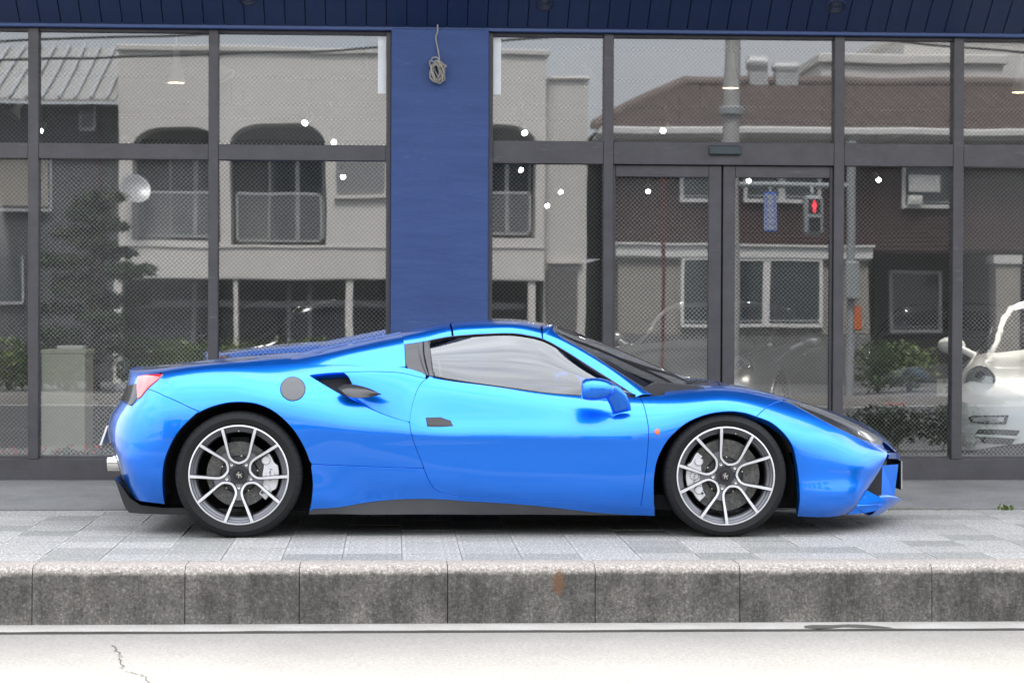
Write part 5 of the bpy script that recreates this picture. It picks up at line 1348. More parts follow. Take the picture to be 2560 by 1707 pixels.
# ================================================================== the other side of the street (seen in the glass and in the paint)
HY = -24.2
def rx(px, py=600, Y=HY): return RP(px * S2, py * S2, Y)[0]
def rz(py, px=1000, Y=HY): return RP(px * S2, py * S2, Y)[2]
M['beige'] = concrete('beige_render', (.58, .565, .54), (.64, .625, .60), .06, .8, fine=30, bump=.1).mat
M['beige2'] = concrete('grey_beige_render', (.54, .53, .51), (.60, .59, .57), .06, .8, fine=30, bump=.1).mat
M['shade_in'] = plain('recess_shade_dark_grey', (.15, .15, .15), .8)  # dark grey puts recess shade into the wall colour; footing and shutter share it
M['win_glass'] = plain('dark_window_glass', (.035, .045, .05), .08, Coat_Weight=1.0)
M['alu'] = plain('pale_aluminium', (.42, .43, .44), .4, .3)
M['white_trim'] = plain('white_window_trim', (.60, .60, .59), .6, var=.06)
M['brown'] = plain('maroon_brown_cladding', (.045, .022, .023), .7, var=.15, scale=3)
M['brown2'] = plain('dark_brown_cladding', (.040, .032, .030), .7, var=.15, scale=3)
M['siding'] = plain('cream_grey_siding', (.30, .285, .255), .75, var=.08, scale=4)
M['tile'] = plain('brown_grey_roof_tile', (.135, .105, .095), .7, var=.25, scale=3)
M['corr'] = plain('grey_corrugated_sheet', (.16, .165, .18), .5, .2, var=.15, scale=2)
M['pole'] = plain('concrete_pole', (.34, .34, .335), .8, var=.1)
M['steel_pole'] = plain('grey_painted_steel', (.27, .29, .30), .5)
M['red_pole'] = plain('red_painted_steel', (.11, .018, .018), .5)
M['sign_blue'] = plain('blue_sign_face', (.02, .10, .42), .4)
M['wire_black'] = plain('black_cable', (.015, .015, .016), .6)

def hx(mb, root, name, mat, parent=None, smooth=None):
    me = mb.mesh(name, smooth); me.transform(Matrix.Translation(-Vector(root.location))); return link(name, me, M[mat], parent or root)
def slab(root, x0, x1, y0, y1, name, mat, out=0.0, th=.1, Y=HY, parent=None):
    """upright slab given by its picture rectangle; out: how far it stands proud of the wall"""
    a, b = sorted((rx(x0, (y0 + y1) / 2, Y), rx(x1, (y0 + y1) / 2, Y))); c, d = sorted((rz(y0, (x0 + x1) / 2, Y), rz(y1, (x0 + x1) / 2, Y)))
    return hx(MB().box(a, b, Y + out - th, Y + out, c, d), root, name, mat, parent)
# ---- beige building with arched loggias
ZG = -.16
bh = empty('beige_house', (rx(760), HY, ZG), 'flat roofed beige two storey building with arched loggias across the street', 'building')
wl_ = rx(272); wr_ = rx(1252); zt_ = rz(124, 760)
zb_ = rz(640, 760)
def arch_poly(x0, x1, y0, y1, rad=26):
    a, b = rx(x0, 420), rx(x1, 420); zt, zb = rz(y0, (x0 + x1) / 2), rz(y1, (x0 + x1) / 2); r_ = rad / 130 * 2.0
    p = [(a, zb), (b, zb)]
    for k in range(9):
        t = k / 8 * math.pi / 2; p.append((b - r_ * 1.5 + r_ * 1.5 * math.cos(t), zt - r_ + r_ * math.sin(t)))
    for k in range(9):
        t = math.pi / 2 + k / 8 * math.pi / 2; p.append((a + r_ * 1.5 + r_ * 1.5 * math.cos(t), zt - r_ + r_ * math.sin(t)))
    return p
arches = [(302, 505, 291, 552), (530, 747, 285, 563), (1030, 1232, 284, 548)]
# upper wall with openings, cut by triangulating the outline with holes
def wall_with_holes(x0, x1, z0, z1, holes, y0, y1):
    outer = [(x0, z0), (x1, z0), (x1, z1), (x0, z1)]; loops = [outer] + holes; vs, ed = [], []
    for lp in loops:
        b = len(vs); vs += [Vector(q) for q in lp]; ed += [(b + i, b + (i + 1) % len(lp)) for i in range(len(lp))]
    r = delaunay_2d_cdt(vs, ed, [], 0, 1e-6); V = np.array([v[:] for v in r[0]]); F = [f for f in r[2]]; cen = np.array([V[list(f)].mean(0) for f in F])
    keep = np.ones(len(F), bool)
    for hq in holes: keep &= ~inside(cen, np.array(hq))
    m = MB(); m.add([(x, y1, z) for x, z in V], [tuple(f) for f, k in zip(F, keep) if k])
    for lp in loops:
        n = len(lp); m.add([(x, y1, z) for x, z in lp] + [(x, y0, z) for x, z in lp], [(i, (i + 1) % n, (i + 1) % n + n, i + n) for i in range(n)])
    return m
hx(wall_with_holes(wl_, wr_, zb_, zt_, [arch_poly(*a) for a in arches], HY - .9, HY), bh, 'wall', 'beige')
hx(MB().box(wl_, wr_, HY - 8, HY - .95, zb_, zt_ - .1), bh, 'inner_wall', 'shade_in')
hx(MB().cbox(wl_ - .06, wr_ + .06, HY - 8, HY + .07, zt_, zt_ + .12, .02), bh, 'parapet', 'beige2')
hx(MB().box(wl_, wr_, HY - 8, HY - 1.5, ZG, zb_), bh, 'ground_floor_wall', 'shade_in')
hx(MB().box(wl_, wr_, HY - 1.5, HY - .01, zb_ - .02, zb_ + .12), bh, 'loggia_floor', 'beige2')
for x0, x1, y0, y1 in arches:
    mid = (x0 + x1) / 2
    for k, (u0, u1) in enumerate(((.38, .68), (.68, .97))):
        a = x0 + (x1 - x0) * u0; b = x0 + (x1 - x0) * u1
        w = slab(bh, a, b, y0 + 60, y1 - 20, 'window', 'win_glass', -.86, .05)
        slab(bh, a, a + 5, y0 + 60, y1 - 20, 'window_frame', 'alu', -.83, .05, HY, w); slab(bh, b - 5, b, y0 + 60, y1 - 20, 'window_frame', 'alu', -.83, .05, HY, w)
    # railing: frame, then a grid of bars
    gx0, gx1, gy0, gy1 = x0 + 12, x1 - 10, 441, y1 - 8
    f = slab(bh, gx0, gx1, gy0, gy0 + 6, 'railing', 'alu', -.02, .04)
    for aa in ((gx0, gx0 + 5, gy0, gy1), (gx1 - 5, gx1, gy0, gy1), (gx0, gx1, gy1 - 5, gy1)): slab(bh, *aa, 'railing_post', 'alu', -.02, .04, HY, f)
    m = MB(); a, b = sorted((rx(gx0, 500), rx(gx1, 500))); zl, zh = rz(gy1, mid), rz(gy0, mid); n = 34
    for k in range(1, n): x = a + (b - a) * k / n; m.box(x - .006, x + .006, HY - .05, HY - .038, zl, zh)
    for k in range(1, 14): z = zl + (zh - zl) * k / 14; m.box(a, b, HY - .035, HY - .028, z - .005, z + .005)
    hx(m, bh, 'railing_bars', 'alu', f)['kind'] = 'stuff'
lv = slab(bh, 770, 884, 366, 442, 'louvre', 'beige2', .03, .06)
for k in range(12): slab(bh, 772, 882, 370 + k * 6, 373.4 + k * 6, 'louvre_blade', 'alu', .06, .03, HY, lv)
slab(bh, 765, 890, 444, 454, 'ledge', 'beige', .10, .12)
slab(bh, 272, 1252, 566, 570, 'string_course', 'beige2', .03, .04)
for x0, x1 in ((262, 281), (536, 546), (795, 812), (1215, 1232)): slab(bh, x0, x1, 641, 900, 'pillar', 'beige', -.05, .35)
for x0, x1, y0, y1 in ((282, 1215, 690, 706), (282, 430, 735, 880), (640, 790, 720, 880)): slab(bh, x0, x1, y0, y1, 'shutter', 'alu' if y1 < 710 else 'corr', -1.3, .1)
for x0 in (425, 470, 650, 700): slab(bh, x0, x0 + 10, 648, 880, 'door_post', 'alu', -1.25, .1)
# set-back block of the same building
b2 = empty('beige_annex', (rx(1300), HY, ZG), 'narrow lower beige building beside the tiled brown house across the street', 'building')
hx(MB().box(rx(1253), rx(1352), HY - 8, HY - .4, ZG, rz(180, 1300, HY)), b2, 'wall', 'beige2')
hx(MB().cbox(rx(1250), rx(1356), HY - 8, HY - .33, rz(180, 1300, HY), rz(172, 1300, HY), .02), b2, 'parapet', 'beige')
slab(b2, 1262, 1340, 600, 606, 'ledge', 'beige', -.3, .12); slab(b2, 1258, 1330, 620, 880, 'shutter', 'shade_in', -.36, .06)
# satellite dish by the left arch
dc = RP(309 * S2, 436 * S2, HY + .35); dish = empty('satellite_dish', tuple(dc), 'round white satellite dish on the beige wall', 'dish')
ax = Vector((.5, 1, .5)).normalized().to_track_quat('Z', 'Y').to_matrix()
link('reflector', MB().lathe([(0, -.07), (.12, -.06), (.22, -.02), (.30, .03), (.31, .03)], lambda x, y, h: tuple(ax @ Vector((x, y, h))), 28).mesh('reflector', 60), M['alu'], dish)
link('bracket', MB().tube([(0, -.05, -.03), (.1, -.34, -.25), (.1, -.36, -.6)], .025, 8).mesh('bracket'), M['alu'], dish)
# ---- grey shed with a glazed roof edge
gs = empty('grey_shed', (rx(100), HY, ZG), 'grey corrugated metal workshop beside the beige building', 'building')
sx0, sx1 = rx(-700), rx(268); zr = rz(232, 120); 
m = MB(); n = 260
for k in range(n):
    x = sx0 + (sx1 - sx0) * k / n; w = (sx1 - sx0) / n; m.box(x, x + w * .55, HY - .6, HY - .52, ZG, zr)
m.box(sx0, sx1, HY - 9, HY - .58, ZG, zr - .03); hx(m, gs, 'wall', 'corr')
m = MB(); za, zb = rz(228, 120), rz(170, 120); m.add([(sx0, HY + .2, za), (sx1, HY + .2, za), (sx1, HY - 3.5, zb + .9), (sx0, HY - 3.5, zb + .9), (sx0, HY + .2, za - .06), (sx1, HY + .2, za - .06), (sx1, HY - 3.5, zb + .8), (sx0, HY - 3.5, zb + .8)], [(0, 1, 2, 3), (7, 6, 5, 4), (0, 4, 5, 1), (1, 5, 6, 2), (2, 6, 7, 3), (3, 7, 4, 0)]); rf_ = hx(m, gs, 'roof', 'pole')
for k in range(26):
    x = sx0 + (sx1 - sx0) * (k + .5) / 26; hx(MB().add([(x - .03, HY + .22, za + .02), (x + .03, HY + .22, za + .02), (x + .03, HY - 3.5, zb + .95), (x - .03, HY - 3.5, zb + .95), (x - .03, HY + .22, za + .06), (x + .03, HY + .22, za + .06), (x + .03, HY - 3.5, zb + .99), (x - .03, HY - 3.5, zb + .99)], [(4, 5, 6, 7), (0, 1, 5, 4), (1, 2, 6, 5), (3, 0, 4, 7), (2, 3, 7, 6)]), gs, 'roof_rib', 'alu', rf_)
for x0, x1, y0, y1 in ((-120, 108, 360, 478), (180, 208, 250, 290), (-60, 40, 590, 690)):
    w = slab(gs, x0, x1, y0, y1, 'window', 'win_glass' if y0 > 300 else 'corr', -.48, .05); slab(gs, x0 - 5, x1 + 5, y1, y1 + 7, 'window_sill', 'alu', -.40, .1, HY, w); slab(gs, x0 - 5, x0, y0, y1, 'window_frame', 'alu', -.45, .06, HY, w); slab(gs, x1, x1 + 5, y0, y1, 'window_frame', 'alu', -.45, .06, HY, w)
    if y0 > 300 and y1 < 500: slab(gs, x0 + 4, x1 - 4, y0 + 3, y1 - 6, 'blind', 'siding', -.46, .03, HY, w)
slab(gs, 222, 226, 245, 880, 'downpipe', 'red_pole', -.42, .08)
# ---- brown house with a tiled hip roof
BY = HY
br = empty('brown_house', (rx(1900), BY, ZG), 'brown clad house with a tiled roof and white trimmed windows across the street', 'building')
ux0, ux1 = rx(1412, 500), rx(2900, 500); ze = rz(322, 1800); zc = rz(578, 1800); 
m = MB(); m.box(ux0, ux1, BY - 8, BY - .35, zc, ze); hx(m, br, 'upper_wall', 'brown')
for k in range(26):
    z = zc + .05 + (ze - zc) * k / 26; hx(MB().add([(ux0, BY - .35, z), (ux1, BY - .35, z), (ux1, BY - .325, z + .008), (ux0, BY - .325, z + .008), (ux1, BY - .35, z + .1), (ux0, BY - .35, z + .1)], [(0, 1, 2, 3), (3, 2, 4, 5)]), br, 'cladding_board', 'brown' if True else 'brown2')
lx0, lx1 = rx(1422, 660), rx(1998, 660); m = MB(); m.box(lx0, lx1, BY - 8, BY - .1, ZG, zc - .1); hx(m, br, 'lower_wall', 'siding')
for k in range(30):
    z = rz(765, 1700) + (zc - .12 - rz(765, 1700)) * k / 30; hx(MB().add([(lx0, BY - .1, z), (lx1, BY - .1, z), (lx1, BY - .075, z + .006), (lx0, BY - .075, z + .006), (lx1, BY - .1, z + .05), (lx0, BY - .1, z + .05)], [(0, 1, 2, 3), (3, 2, 4, 5)]), br, 'siding_board', 'siding')
hx(MB().box(lx1, ux1, BY - 8, BY - 1.6, ZG, zc), br, 'recessed_wall', 'brown2')
slab(br, 2288, 2345, 600, 900, 'porch_pillar', 'siding', -.1, .5); slab(br, 2284, 2349, 588, 606, 'pillar_cap', 'white_trim', -.05, .6)
slab(br, 1415, 2006, 562, 592, 'cornice', 'white_trim', .04, .5); slab(br, 1418, 2003, 592, 597, 'cornice', 'white_trim', -.01, .4); slab(br, 1410, 2010, 560, 565, 'cornice', 'white_trim', .10, .6)
slab(br, 1420, 1998, 770, 900, 'footing', 'shade_in', -.06, .1)
def trimmed(x0, x1, y0, y1, out, split=None, t=8):
    w = slab(br, x0, x1, y0, y1, 'window', 'win_glass', out, .05)
    for a in ((x0 - t, x1 + t, y0 - t, y0), (x0 - t, x1 + t, y1, y1 + t), (x0 - t, x0, y0, y1), (x1, x1 + t, y0, y1)): slab(br, *a, 'window_trim', 'white_trim', out + .06, .1, BY, w)
    if split: slab(br, split - t, split + t, y0, y1, 'window_trim', 'white_trim', out + .05, .1, BY, w)
    slab(br, x0, x1, y1 - 8, y1 - 5, 'window_rail', 'alu', out + .03, .04, BY, w)
trimmed(1572, 1880, 600, 742, -.04, 1760); trimmed(1572, 1640, 395, 458, -.30); trimmed(1724, 1884, 395, 458, -.30, 1800); trimmed(2092, 2200, 625, 758, -1.55); trimmed(2088, 2190, 375, 470, -.30)
# roof: two tiled slopes built in courses
ridge_y = BY - 4.0; zr_ = rz(196, 1740, ridge_y); exl = rx(1366, 300); rxl = rx(1566, 200, ridge_y); exr = rx(2950, 300); zee = rz(297, 1800)
N = 17; rfp = hx(MB().add([(exl, BY + .35, zee - .05), (exr, BY + .35, zee - .05), (exr, ridge_y, zr_ - .05), (rxl, ridge_y, zr_ - .05)], [(0, 1, 2, 3)]), br, 'roof', 'tile')
for k in range(N):
    a, b = k / N, (k + 1.12) / N; y0_, y1_ = BY + .35 + (ridge_y - BY - .35) * a, BY + .35 + (ridge_y - BY - .35) * b; z0_, z1_ = zee + (zr_ - zee) * a, zee + (zr_ - zee) * b
    xa = exl + (rxl - exl) * a; m = MB(); nx = 150; vs = []
    for i in range(nx + 1):
        x = xa + (exr - xa) * i / nx; wv_ = .03 * abs(math.sin(math.pi * x / .30)); vs += [(x, y0_, z0_ + .05 + wv_), (x, y1_, z1_ + .0 + wv_), (x, y0_, z0_ - .02 + wv_)]
    fs = [q for i in range(nx) for q in ((i * 3, i * 3 + 3, i * 3 + 4, i * 3 + 1), (i * 3 + 2, i * 3 + 5, i * 3 + 3, i * 3))]
    m.add(vs, fs); t_ = hx(m, br, 'tile_course', 'tile', rfp, 50)
hip = MB(); pth = [np.array([exl, BY + .35, zee + .05]) * (1 - t) + np.array([rxl, ridge_y, zr_ + .05]) * t for t in np.linspace(0, 1, 26)]
for i, q in enumerate(pth): hip.lathe([(.0, .10), (.08, .08), (.13, .0), (.13, -.1)], lambda x, y, h: (q[0] + x, q[1] + y, q[2] + h + .03), 10)
hx(hip, br, 'hip_tiles', 'tile', rfp, 60)['kind'] = 'stuff'
hx(MB().tube([(rxl, ridge_y, zr_ + .08), (exr, ridge_y, zr_ + .08)], .12, 10), br, 'ridge', 'tile', rfp, 60)
hx(MB().add([(exl, BY + .35, zee - .06), (rxl, ridge_y, zr_ - .06), (exl, ridge_y - 4, zee - .06)], [(0, 1, 2)]), br, 'hip_slope', 'tile', rfp)
hx(MB().cbox(exl, exr, BY + .30, BY + .45, zee - .14, zee + .02, .03), br, 'gutter', 'white_trim'); hx(MB().box(exl, exr, BY - .35, BY + .32, zee - .2, zee - .14), br, 'eaves_soffit', 'beige2'); hx(MB().box(exl, exr, BY - .36, BY - .30, ze - .1, zee - .14), br, 'frieze', 'beige2')
# two solar water heater tanks and the vent on the ridge
for px, r_, ln in ((1740, .24, .4), (1805, .16, .5)):
    c = RP(px * S2, 190 * S2, ridge_y); o = MB().tube([(-ln / 2, 0, 0), (ln / 2, 0, 0)], r_ * .8, 16).tube([(-ln / 2 - .05, 0, 0), (-ln / 2, 0, 0)], r_ * .5, 12).build('water_tank', M['alu'], None, 50); o.location = (c[0], ridge_y, zr_ + .25 + r_ * .8)
    tag(o, 'large grey water tank standing on the ridge of the tiled roof' if r_ > .2 else 'small grey water tank standing on the ridge of the tiled roof', 'tank')
    link('cradle', MB().box(-ln / 2, ln / 2, -.2, .2, -r_ * .8 - .3, -r_ * .7).mesh('cradle'), M['alu'], o)
# white bedding over the balcony rail
for px0, px1, y0, y1, lb in ((2092, 2162, 403, 442, 'white quilt hung out over the window rail of the brown house'), (2090, 2122, 450, 470, 'folded white sheet hanging under the quilt on the brown house')):
    a, b = rx(px0, 420), rx(px1, 420); zt, zb = rz(y0, 2100), rz(y1, 2100); n = 14; m = MB(); vs = []
    for i in range(n + 1):
        x = a + (b - a) * i / n; w = .03 * math.sin(i * 1.9); vs += [(x, BY - .12 + w, zt), (x, BY - .10 - w, (zt + zb) / 2), (x, BY - .12 + w * .6, zb), (x, BY - .17 + w * .6, zb), (x, BY - .17 + w, zt)]
    m.add(vs, [(i * 5 + j, i * 5 + (j + 1) % 5, (i + 1) * 5 + (j + 1) % 5, (i + 1) * 5 + j) for i in range(n) for j in range(5)]); o = m.build('bedding', M['white_trim'], None, 60); tag(o, lb, 'bedding')
# ---- taller pale buildings behind, and plain neighbours up and down the street
def block(name, x0, x1, yt, Y, mat, label, nwin, dep=9):
    e_ = empty(name, ((rx(x0, 300, Y) + rx(x1, 300, Y)) / 2, Y, ZG), label, 'building'); a, b = rx(x0, 300, Y), rx(x1, 300, Y); zt = rz(yt, (x0 + x1) / 2, Y)
    hx(MB().box(a, b, Y - dep, Y, ZG, zt), e_, 'wall', mat); hx(MB().cbox(a - .1, b + .1, Y - dep, Y + .12, zt, zt + .25, .03), e_, 'parapet', 'beige')
    nr = max(1, int((zt - .8) / 2.9))
    for r_ in range(nr):
        for k in range(nwin):
            x = a + (b - a) * (k + .5) / nwin; z = .9 + r_ * 2.9; w = hx(MB().box(x - .7, x + .7, Y - .03, Y + .03, z, z + 1.25), e_, 'window', 'win_glass'); hx(MB().box(x - .78, x + .78, Y - .02, Y + .10, z - .08, z), e_, 'window_sill', 'alu', w); hx(MB().box(x - .03, x + .03, Y + .031, Y + .06, z, z + 1.25), e_, 'window_frame', 'alu', w)
block('pale_block', 2072, 3000, 92, -40, 'beige2', 'tall pale grey block rising behind the tiled brown house', 4)
block('cream_block', 1886, 2300, 150, -36, 'beige', 'low cream building behind the ridge of the tiled roof', 3)
block('corner_house', 3010, 4300, 150, HY, 'beige2', 'plain grey beige house farther along past the brown house', 5)
block('corner_house', -2600, -720, 120, HY, 'beige', 'plain beige house at the end past the grey workshop', 6)
# ---- pole, signal, signs
PY_ = -18.6
def pipe(root, pts, r_, name, mat, parent=None, n=10): return hx(MB().tube(pts, r_, n), root, name, mat, parent, 60)
pc_ = RP(1678 * S2, 700 * S2, PY_); po = empty('utility_pole', (pc_[0], PY_, ZG), 'grey concrete utility pole carrying cables across the street', 'pole')
pipe(po, [(pc_[0], PY_, ZG), (pc_[0], PY_, 9.6)], [.17, .12], 'shaft', 'pole')
for z in (8.6, 7.6): hx(MB().cbox(pc_[0] - .8, pc_[0] + .8, PY_ - .05, PY_ + .05, z, z + .1, .01), po, 'crossarm', 'steel_pole')
hx(MB().lathe([(0, .0), (.28, .0), (.28, .7), (0, .72)], lambda x, y, h: (pc_[0] + .45 + x, PY_ + y, 6.4 + h), 18), po, 'transformer', 'steel_pole', None, 40)
hx(MB().lathe([(.135, 0), (.22, .05), (.22, .16), (.135, .2)], lambda x, y, h: (pc_[0] + x, PY_ + y, 4.6 + h), 18), po, 'collar', 'steel_pole', None, 40)
cab = [(-14, 12)]
for k, (z, sag, dy) in enumerate(((8.75, .5, 0), (8.72, .55, .3), (7.75, .5, 0), (7.7, .7, -.3), (6.9, .6, 0), (6.6, .9, .1), (6.2, .8, 0))):
    m = MB(); pts = []
    for xa, xb in ((-26, pc_[0]), (pc_[0], 34)):
        pts += [(xa + (xb - xa) * t, PY_ + dy, z - sag * 4 * t * (1 - t)) for t in np.linspace(0, 1, 15)]
    o = MB().tube(pts, .013 + .01 * (k > 3), 5).build('overhead_cable', M['wire_black'], None, 60); tag(o, 'thin black overhead cable strung along the far side of the street', 'cable', 'overhead cables')
rp = RP(1522 * S2, 640 * S2, PY_ - 2); pr_ = empty('red_post', (rp[0], PY_ - 2, ZG), 'slim red painted post in front of the brown house', 'post'); hx(MB().tube([(rp[0], PY_ - 2, ZG), (rp[0], PY_ - 2, rz(398, 1522, PY_ - 2))], .035, 10), pr_, 'shaft', 'red_pole', None, 60); hx(MB().lathe([(0, .06), (.06, .05), (.075, 0), (.05, -.02)], lambda x, y, h: (rp[0] + x, PY_ - 2 + y, rz(398, 1522, PY_ - 2) + h), 12), pr_, 'cap', 'red_pole', None, 60)
# pedestrian signal with its red figure lit
sp_ = RP(1952 * S2, 700 * S2, PY_); sg_ = empty('signal_pole', (sp_[0], PY_, ZG), 'grey steel signal pole with a bracket arm across the street', 'pole')
pipe(sg_, [(sp_[0], PY_, ZG), (sp_[0], PY_, 4.2)], .075, 'shaft', 'steel_pole'); za_ = rz(428, 1800, PY_)
pipe(sg_, [(sp_[0], PY_, za_), (rx(1700, 428, PY_), PY_, za_)], .05, 'arm', 'steel_pole'); hx(MB().cbox(sp_[0] - .13, sp_[0] + .13, PY_ + .06, PY_ + .2, rz(690, 1960, PY_), rz(600, 1960, PY_), .03), sg_, 'control_box', 'steel_pole'); hx(MB().cbox(sp_[0] + .03, sp_[0] + .17, PY_ + .05, PY_ + .12, rz(760, 1970, PY_), rz(705, 1970, PY_), .02), sg_, 'push_button', 'amber')
a, b = rx(1841, 500, PY_), rx(1884, 500, PY_); zl, zh = rz(538, 1862, PY_), rz(452, 1862, PY_)
si = empty('pedestrian_signal', ((a + b) / 2, PY_ + .1, zl), 'pedestrian signal with the red standing figure lit', 'signal'); hx(MB().cbox(a, b, PY_ + .06, PY_ + .3, zl, zh, .05), si, 'housing', 'steel_pole'); zm = (zl + zh) / 2
for z0, z1 in ((zl + .06, zm - .03), (zm + .03, zh - .06)): hx(MB().box(a + .06, b - .06, PY_ + .295, PY_ + .306, z0, z1), si, 'lens', 'gloss_black')
M['signal_red'] = emit('signal_red_figure', (1.0, .05, .08), 2.2)
cx_ = (a + b) / 2; zf = zm + .05; hh = zh - .08 - zf
fig = [(-.05, 0), (-.012, 0), (0, .3), (.012, 0), (.05, 0), (.055, .45), (.095, .42), (.09, .70), (.03, .78), (-.03, .78), (-.09, .70), (-.095, .42), (-.055, .45)]
hx(MB().prism(fig, lambda u, v, w: (cx_ + u * hh / .42, PY_ + .307 + w, zf + v * hh), 0, .006).lathe([(0, 0), (.05 * hh / .42, 0)], lambda x, y, h: (cx_ + x, PY_ + .312 + h, zf + .89 * hh + y), 14), si, 'red_figure', 'signal_red')
pipe(si, [((a + b) / 2, PY_, za_), ((a + b) / 2, PY_ + .15, zh + .02)], .03, 'bracket', 'steel_pole')
a, b = rx(1753, 490, PY_), rx(1782, 490, PY_); zl, zh = rz(531, 1768, PY_), rz(445, 1768, PY_)
ss = empty('street_name_sign', ((a + b) / 2, PY_ + .05, zl), 'upright blue street name sign with white characters hung from the arm', 'sign'); hx(MB().cbox(a, b, PY_ + .03, PY_ + .07, zl, zh, .012), ss, 'panel', 'sign_blue')
rs = random.Random(5); m = MB(); hb_ = (zh - zl) / 6.6; x_m = (a + b) / 2
for k in range(6):                       # white characters too small to read: a few strokes each
    zc_ = zh - hb_ * (k + .8)
    for q in range(4):
        z = zc_ + hb_ * .32 * (q / 3 * 2 - 1); w = (b - a) * rs.uniform(.18, .30); m.box(x_m - w, x_m + w, PY_ + .0705, PY_ + .073, z - .006, z + .006)
    for q in range(3):
        x = x_m + (b - a) * .24 * (q - 1); h2 = hb_ * rs.uniform(.15, .33); m.box(x - .006, x + .006, PY_ + .0705, PY_ + .073, zc_ - h2, zc_ + h2)
for x_ in (a + .02, b - .02): m.box(x_ - .006, x_ + .006, PY_ + .0705, PY_ + .0725, zl + .02, zh - .02)
hx(m, ss, 'lettering', 'white_trim')
pipe(ss, [((a + b) / 2, PY_, za_), ((a + b) / 2, PY_ + .05, zh)], .02, 'hanger', 'steel_pole')
# ================================================================== plants and small things
def leaf_mat(name, c0, c1):
    n = NT(name); b = n.bsdf(c0, .5); g = n.n.new('ShaderNodeNewGeometry')
    f = n.noise(g.outputs['Position'], 7, 3, .6)
    n.link(n.mix(n.ramp(f, [(.35, 0.0), (.65, 1.0)]), tuple(c0), tuple(c1)), b.inputs['Base Color'])
    b.inputs['Subsurface Weight'].default_value = 0.0; return n.mat
M['leaf'] = leaf_mat('hedge_leaf', (.025, .055, .012), (.07, .12, .025))
M['pine'] = leaf_mat('pine_needle_green', (.018, .034, .016), (.04, .065, .025))
M['leaf_pale'] = leaf_mat('yellow_green_leaf', (.06, .10, .02), (.13, .17, .04))
M['bark'] = plain('grey_brown_bark', (.09, .07, .055), .9, var=.3, scale=12, bump=.4)
M['petal'] = plain('red_petal', (.42, .03, .05), .6, var=.3)
M['planter'] = plain('planter_concrete', (.33, .32, .30), .85)
def leaves(mb, c, rad, n, size, rnd, flat=1.0):
    """n leaf-sized blades scattered in an ellipsoid, denser towards its skin"""
    for _ in range(n):
        d = Vector((rnd.gauss(0, 1), rnd.gauss(0, 1), rnd.gauss(0, 1))).normalized() * (rnd.random() ** .45)
        p = Vector(c) + Vector((d.x * rad[0], d.y * rad[1], d.z * rad[2]))
        a = Vector((rnd.gauss(0, 1), rnd.gauss(0, 1), rnd.gauss(0, .7) * flat)).normalized(); b = a.orthogonal(); b.rotate(Matrix.Rotation(rnd.uniform(0, 6.28), 3, a)); s = size * rnd.uniform(.6, 1.3)
        mb.add([p - b * s * .28, p + a * s * .5, p + b * s * .28, p + a * s * 1.15], [(0, 1, 3), (1, 2, 3)] if False else [(0, 2, 3)])
# kerbside hedge strip, just outside the picture but mirrored in the glass
rnd = random.Random(3)
hx0 = RP(2120, 1060, -1.0)[0]
for k in range(9):
    x = hx0 + .30 + k * .62
    if 2400 < proj((x, 2 * GLASS_Y + .75, .2))[0] < 2660: continue
    o = empty('hedge_shrub', (x, -.75, 0), 'low clipped green shrub in the kerbside planting strip', 'shrub', 'kerbside hedge shrubs')
    m = MB(); leaves(m, (0, 0, .22), (.40, .30, .20), 900, .05, rnd); link('foliage', m.mesh('foliage'), M['leaf'], o); m = MB()
    for q in range(4): m.tube([(rnd.uniform(-.1, .1), rnd.uniform(-.1, .1), -.02), (rnd.uniform(-.25, .25), rnd.uniform(-.2, .2), .3)], .008, 5)
    link('stems', m.mesh('stems'), M['bark'], o)
# flowers in troughs behind the left window
fy = 3.95
for k in range(7):
    x = P(-40 + k * 105, 1165, fy)[0]; o = empty('flower_trough', (x, fy, .05), 'low trough of small red flowers behind the window glass', 'planter', 'red flower troughs inside the window')
    link('trough', MB().cbox(-.14, .14, -.09, .09, 0, .08, .008).mesh('trough'), M['car_black'], o); m = MB(); leaves(m, (0, 0, .13), (.15, .1, .07), 220, .035, rnd); link('foliage', m.mesh('foliage'), M['leaf'], o); m = MB()
    for q in range(11):
        c = Vector((rnd.uniform(-.14, .14), rnd.uniform(-.1, .08), rnd.uniform(.14, .22)))
        for j in range(5): a = j * 1.257; m.add([c, c + Vector((.014 * math.cos(a), -.006, .014 * math.sin(a))), c + Vector((.014 * math.cos(a + .9), -.006, .014 * math.sin(a + .9)))], [(0, 1, 2)])
    link('blossom', m.mesh('blossom'), M['petal'], o)
# tree in front of the grey workshop across the street
def tree(name, px, py_top, py_low, Y, w, label, mat, seed, clumps, leaf=.13, per=330, flat=.42):
    r_ = random.Random(seed); b = RP(px * S2, 700 * S2, Y); zt, zl = rz(py_top, px, Y), rz(py_low, px, Y)
    o = empty(name, (b[0], Y, ZG), label, 'tree'); tr = MB(); H = zt - ZG
    pth = [(0, 0, 0), (.05, .02, H * .3), (-.06, 0, H * .55), (.03, .03, H * .8), (0, 0, H * .96)]; tr.tube(catmull(pth, 5), [.13 - .10 * k / 20 for k in range(21)], 8)
    cr = MB()
    for k in range(clumps):
        t = k / (clumps - 1); z = (zl - ZG) + (zt - zl) * t; rad = w * (1 - t * .75) * r_.uniform(.55, 1.05); a = k * 2.4 + r_.uniform(-.4, .4)
        c = (rad * math.cos(a) * .75, rad * math.sin(a) * .75, z); s = w * r_.uniform(.34, .5) * (1 - t * .35)
        leaves(cr, c, (s, s, s * flat), per, leaf, r_); tr.tube([(0, 0, z - .35), (c[0] * .5, c[1] * .5, z - .12), c], [.04, .028, .012], 5)
    link('trunk', tr.mesh('trunk', 60), M['bark'], o); link('crown', cr.mesh('crown'), M[mat], o); return o
